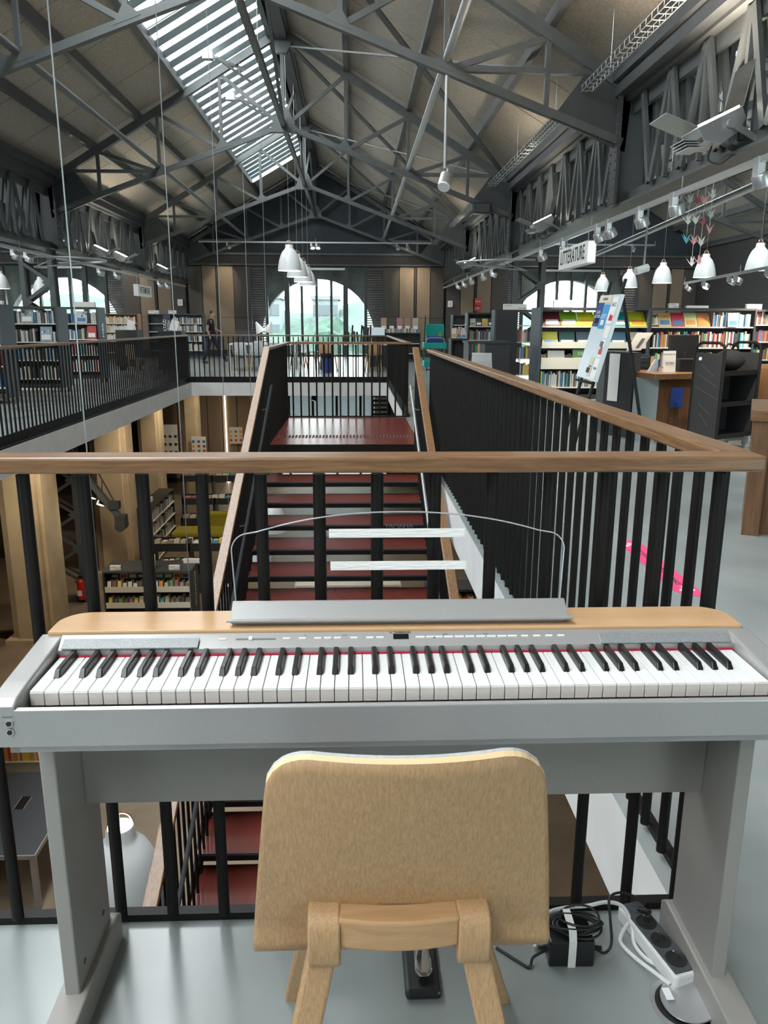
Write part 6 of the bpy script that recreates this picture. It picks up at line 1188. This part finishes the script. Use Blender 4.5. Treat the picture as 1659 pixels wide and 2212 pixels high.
for k, (x, y, lb) in enumerate(pp):
    t = thing('poster', lb, 'poster', (x, y, -3.4)); q = MB(); q.box(x-0.35, x+0.2, y-0.02, y, -3.6, -2.4 if k == 0 else -2.9); q.build('sheet', M['paper'], t); rr = random.Random(k)
    for i in range(9): q = MB(); cx_, cz_ = x-0.28+0.2*(i % 3), -3.45+0.3*(i//3)*(1.0 if k == 0 else 0.6); q.cyl((cx_,y-0.02,cz_), (cx_,y-0.025,cz_), 0.06, 7); q.build('drawing', M['ink'] if k == 0 else BOOK[rr.choice((5,6,7,8,10))], t)
fe = thing('fire_extinguisher', 'red fire extinguisher at the foot of the laced column', 'fire extinguisher', (-6.62,17.95,ZL+0.12)); q = MB(); q.lathe([(0.0001,0),(0.08,0),(0.085,0.05),(0.085,0.42),(0.06,0.48),(0.025,0.50),(0.025,0.55)], 16, (-6.62,17.95,ZL+0.12)); q.build('cylinder', M['redpaint'], fe, smooth=True); q = MB(); q.box(-6.66, -6.55, 17.92, 17.98, ZL+0.66, ZL+0.70); q.build('valve', M['black'], fe); q = MB(); q.box(-6.68, -6.57, 17.86, 17.865, ZL+0.22, ZL+0.36); q.build('label_plate', M['paper'], fe)
# lower reading corner bottom-left
tb = table(-6.4, -3.66, 7.75, 9.45, 0.74, 'dark-topped lower reading table with pale edge', M['greyplastic'], M['stand'], ZL)
q = MB(); q.box(-6.4, -3.655, 7.735, 7.75, ZL+0.69, ZL+0.742); q.box(-3.66, -3.645, 7.735, 9.45, ZL+0.69, ZL+0.742); q.build('edge_band', M['stand'], tb); q = MB(); q.box(-4.25, -4.14, 8.62, 8.88, ZL+0.740, ZL+0.744); q.build('socket_slot', M['black'], tb); q = MB(); q.box(-4.262, -4.25, 8.62, 8.88, ZL+0.74, ZL+0.746); q.box(-4.14, -4.128, 8.62, 8.88, ZL+0.74, ZL+0.746); q.build('slot_trim', M['alu'], tb)
rg = thing('ring_lamp', 'white ring-headed table lamp on the lower reading table', 'lamp', (-4.45,8.4,ZL+0.74)); q = MB(); q.tube([(-4.40+0.13*math.cos(t*0.349),8.42+0.09*math.sin(t*0.349),ZL+0.95+0.03*math.sin(t*0.349)) for t in range(18)], 0.022, 8, True); q.build('ring_head', M['white'], rg, smooth=True); q = MB(); q.cyl((-4.53,8.4,ZL+0.74), (-4.53,8.4,ZL+0.95), 0.012, 8); q.build('stem', M['white'], rg); q = MB(); q.cyl((-4.53,8.4,ZL+0.74), (-4.53,8.4,ZL+0.76), 0.1, 16); q.build('base', M['white'], rg)
shell_chair(-3.35, 8.35, -1.35, 'oak shell chair drawn up to the lower reading table', None, SH_W, ZL)
lowb = bookcase('low lit bookcase behind the lower reading table', -7.0, -3.6, 9.9, 0.35, 1.0, (0.3,0.62), M['shelfcream'], z0=ZL, name='low_bookcase'); book_stuff('book_rows', -6.9, -3.65, 9.92, ZL+0.62, 0.26, rl, lowb, pal=[5,6,7,0,2])
bt = bookcase('lower bookcase with red spines seen between the stair and the right wall', 1.2, 3.6, 12.2, 0.5, 2.3, (0.3,0.7,1.1,1.5,1.9), M['shelfblack'], z0=ZL)
for z in (0.3, 0.7, 1.1, 1.5, 1.9): book_stuff('book_rows', 1.26, 3.5, 12.23, ZL+z, 0.3, rl, bt, pal=[5,5,7,1,3,6])
bt = bookcase('lower bookcase glimpsed between the stair treads', -1.2, 0.9, 14.5, 0.5, 1.6, (0.3,0.7,1.1), M['shelfcream'], z0=ZL)
for z in (0.3, 0.7, 1.1): book_stuff('book_rows', -1.15, 0.8, 14.53, ZL+z, 0.3, rl, bt)
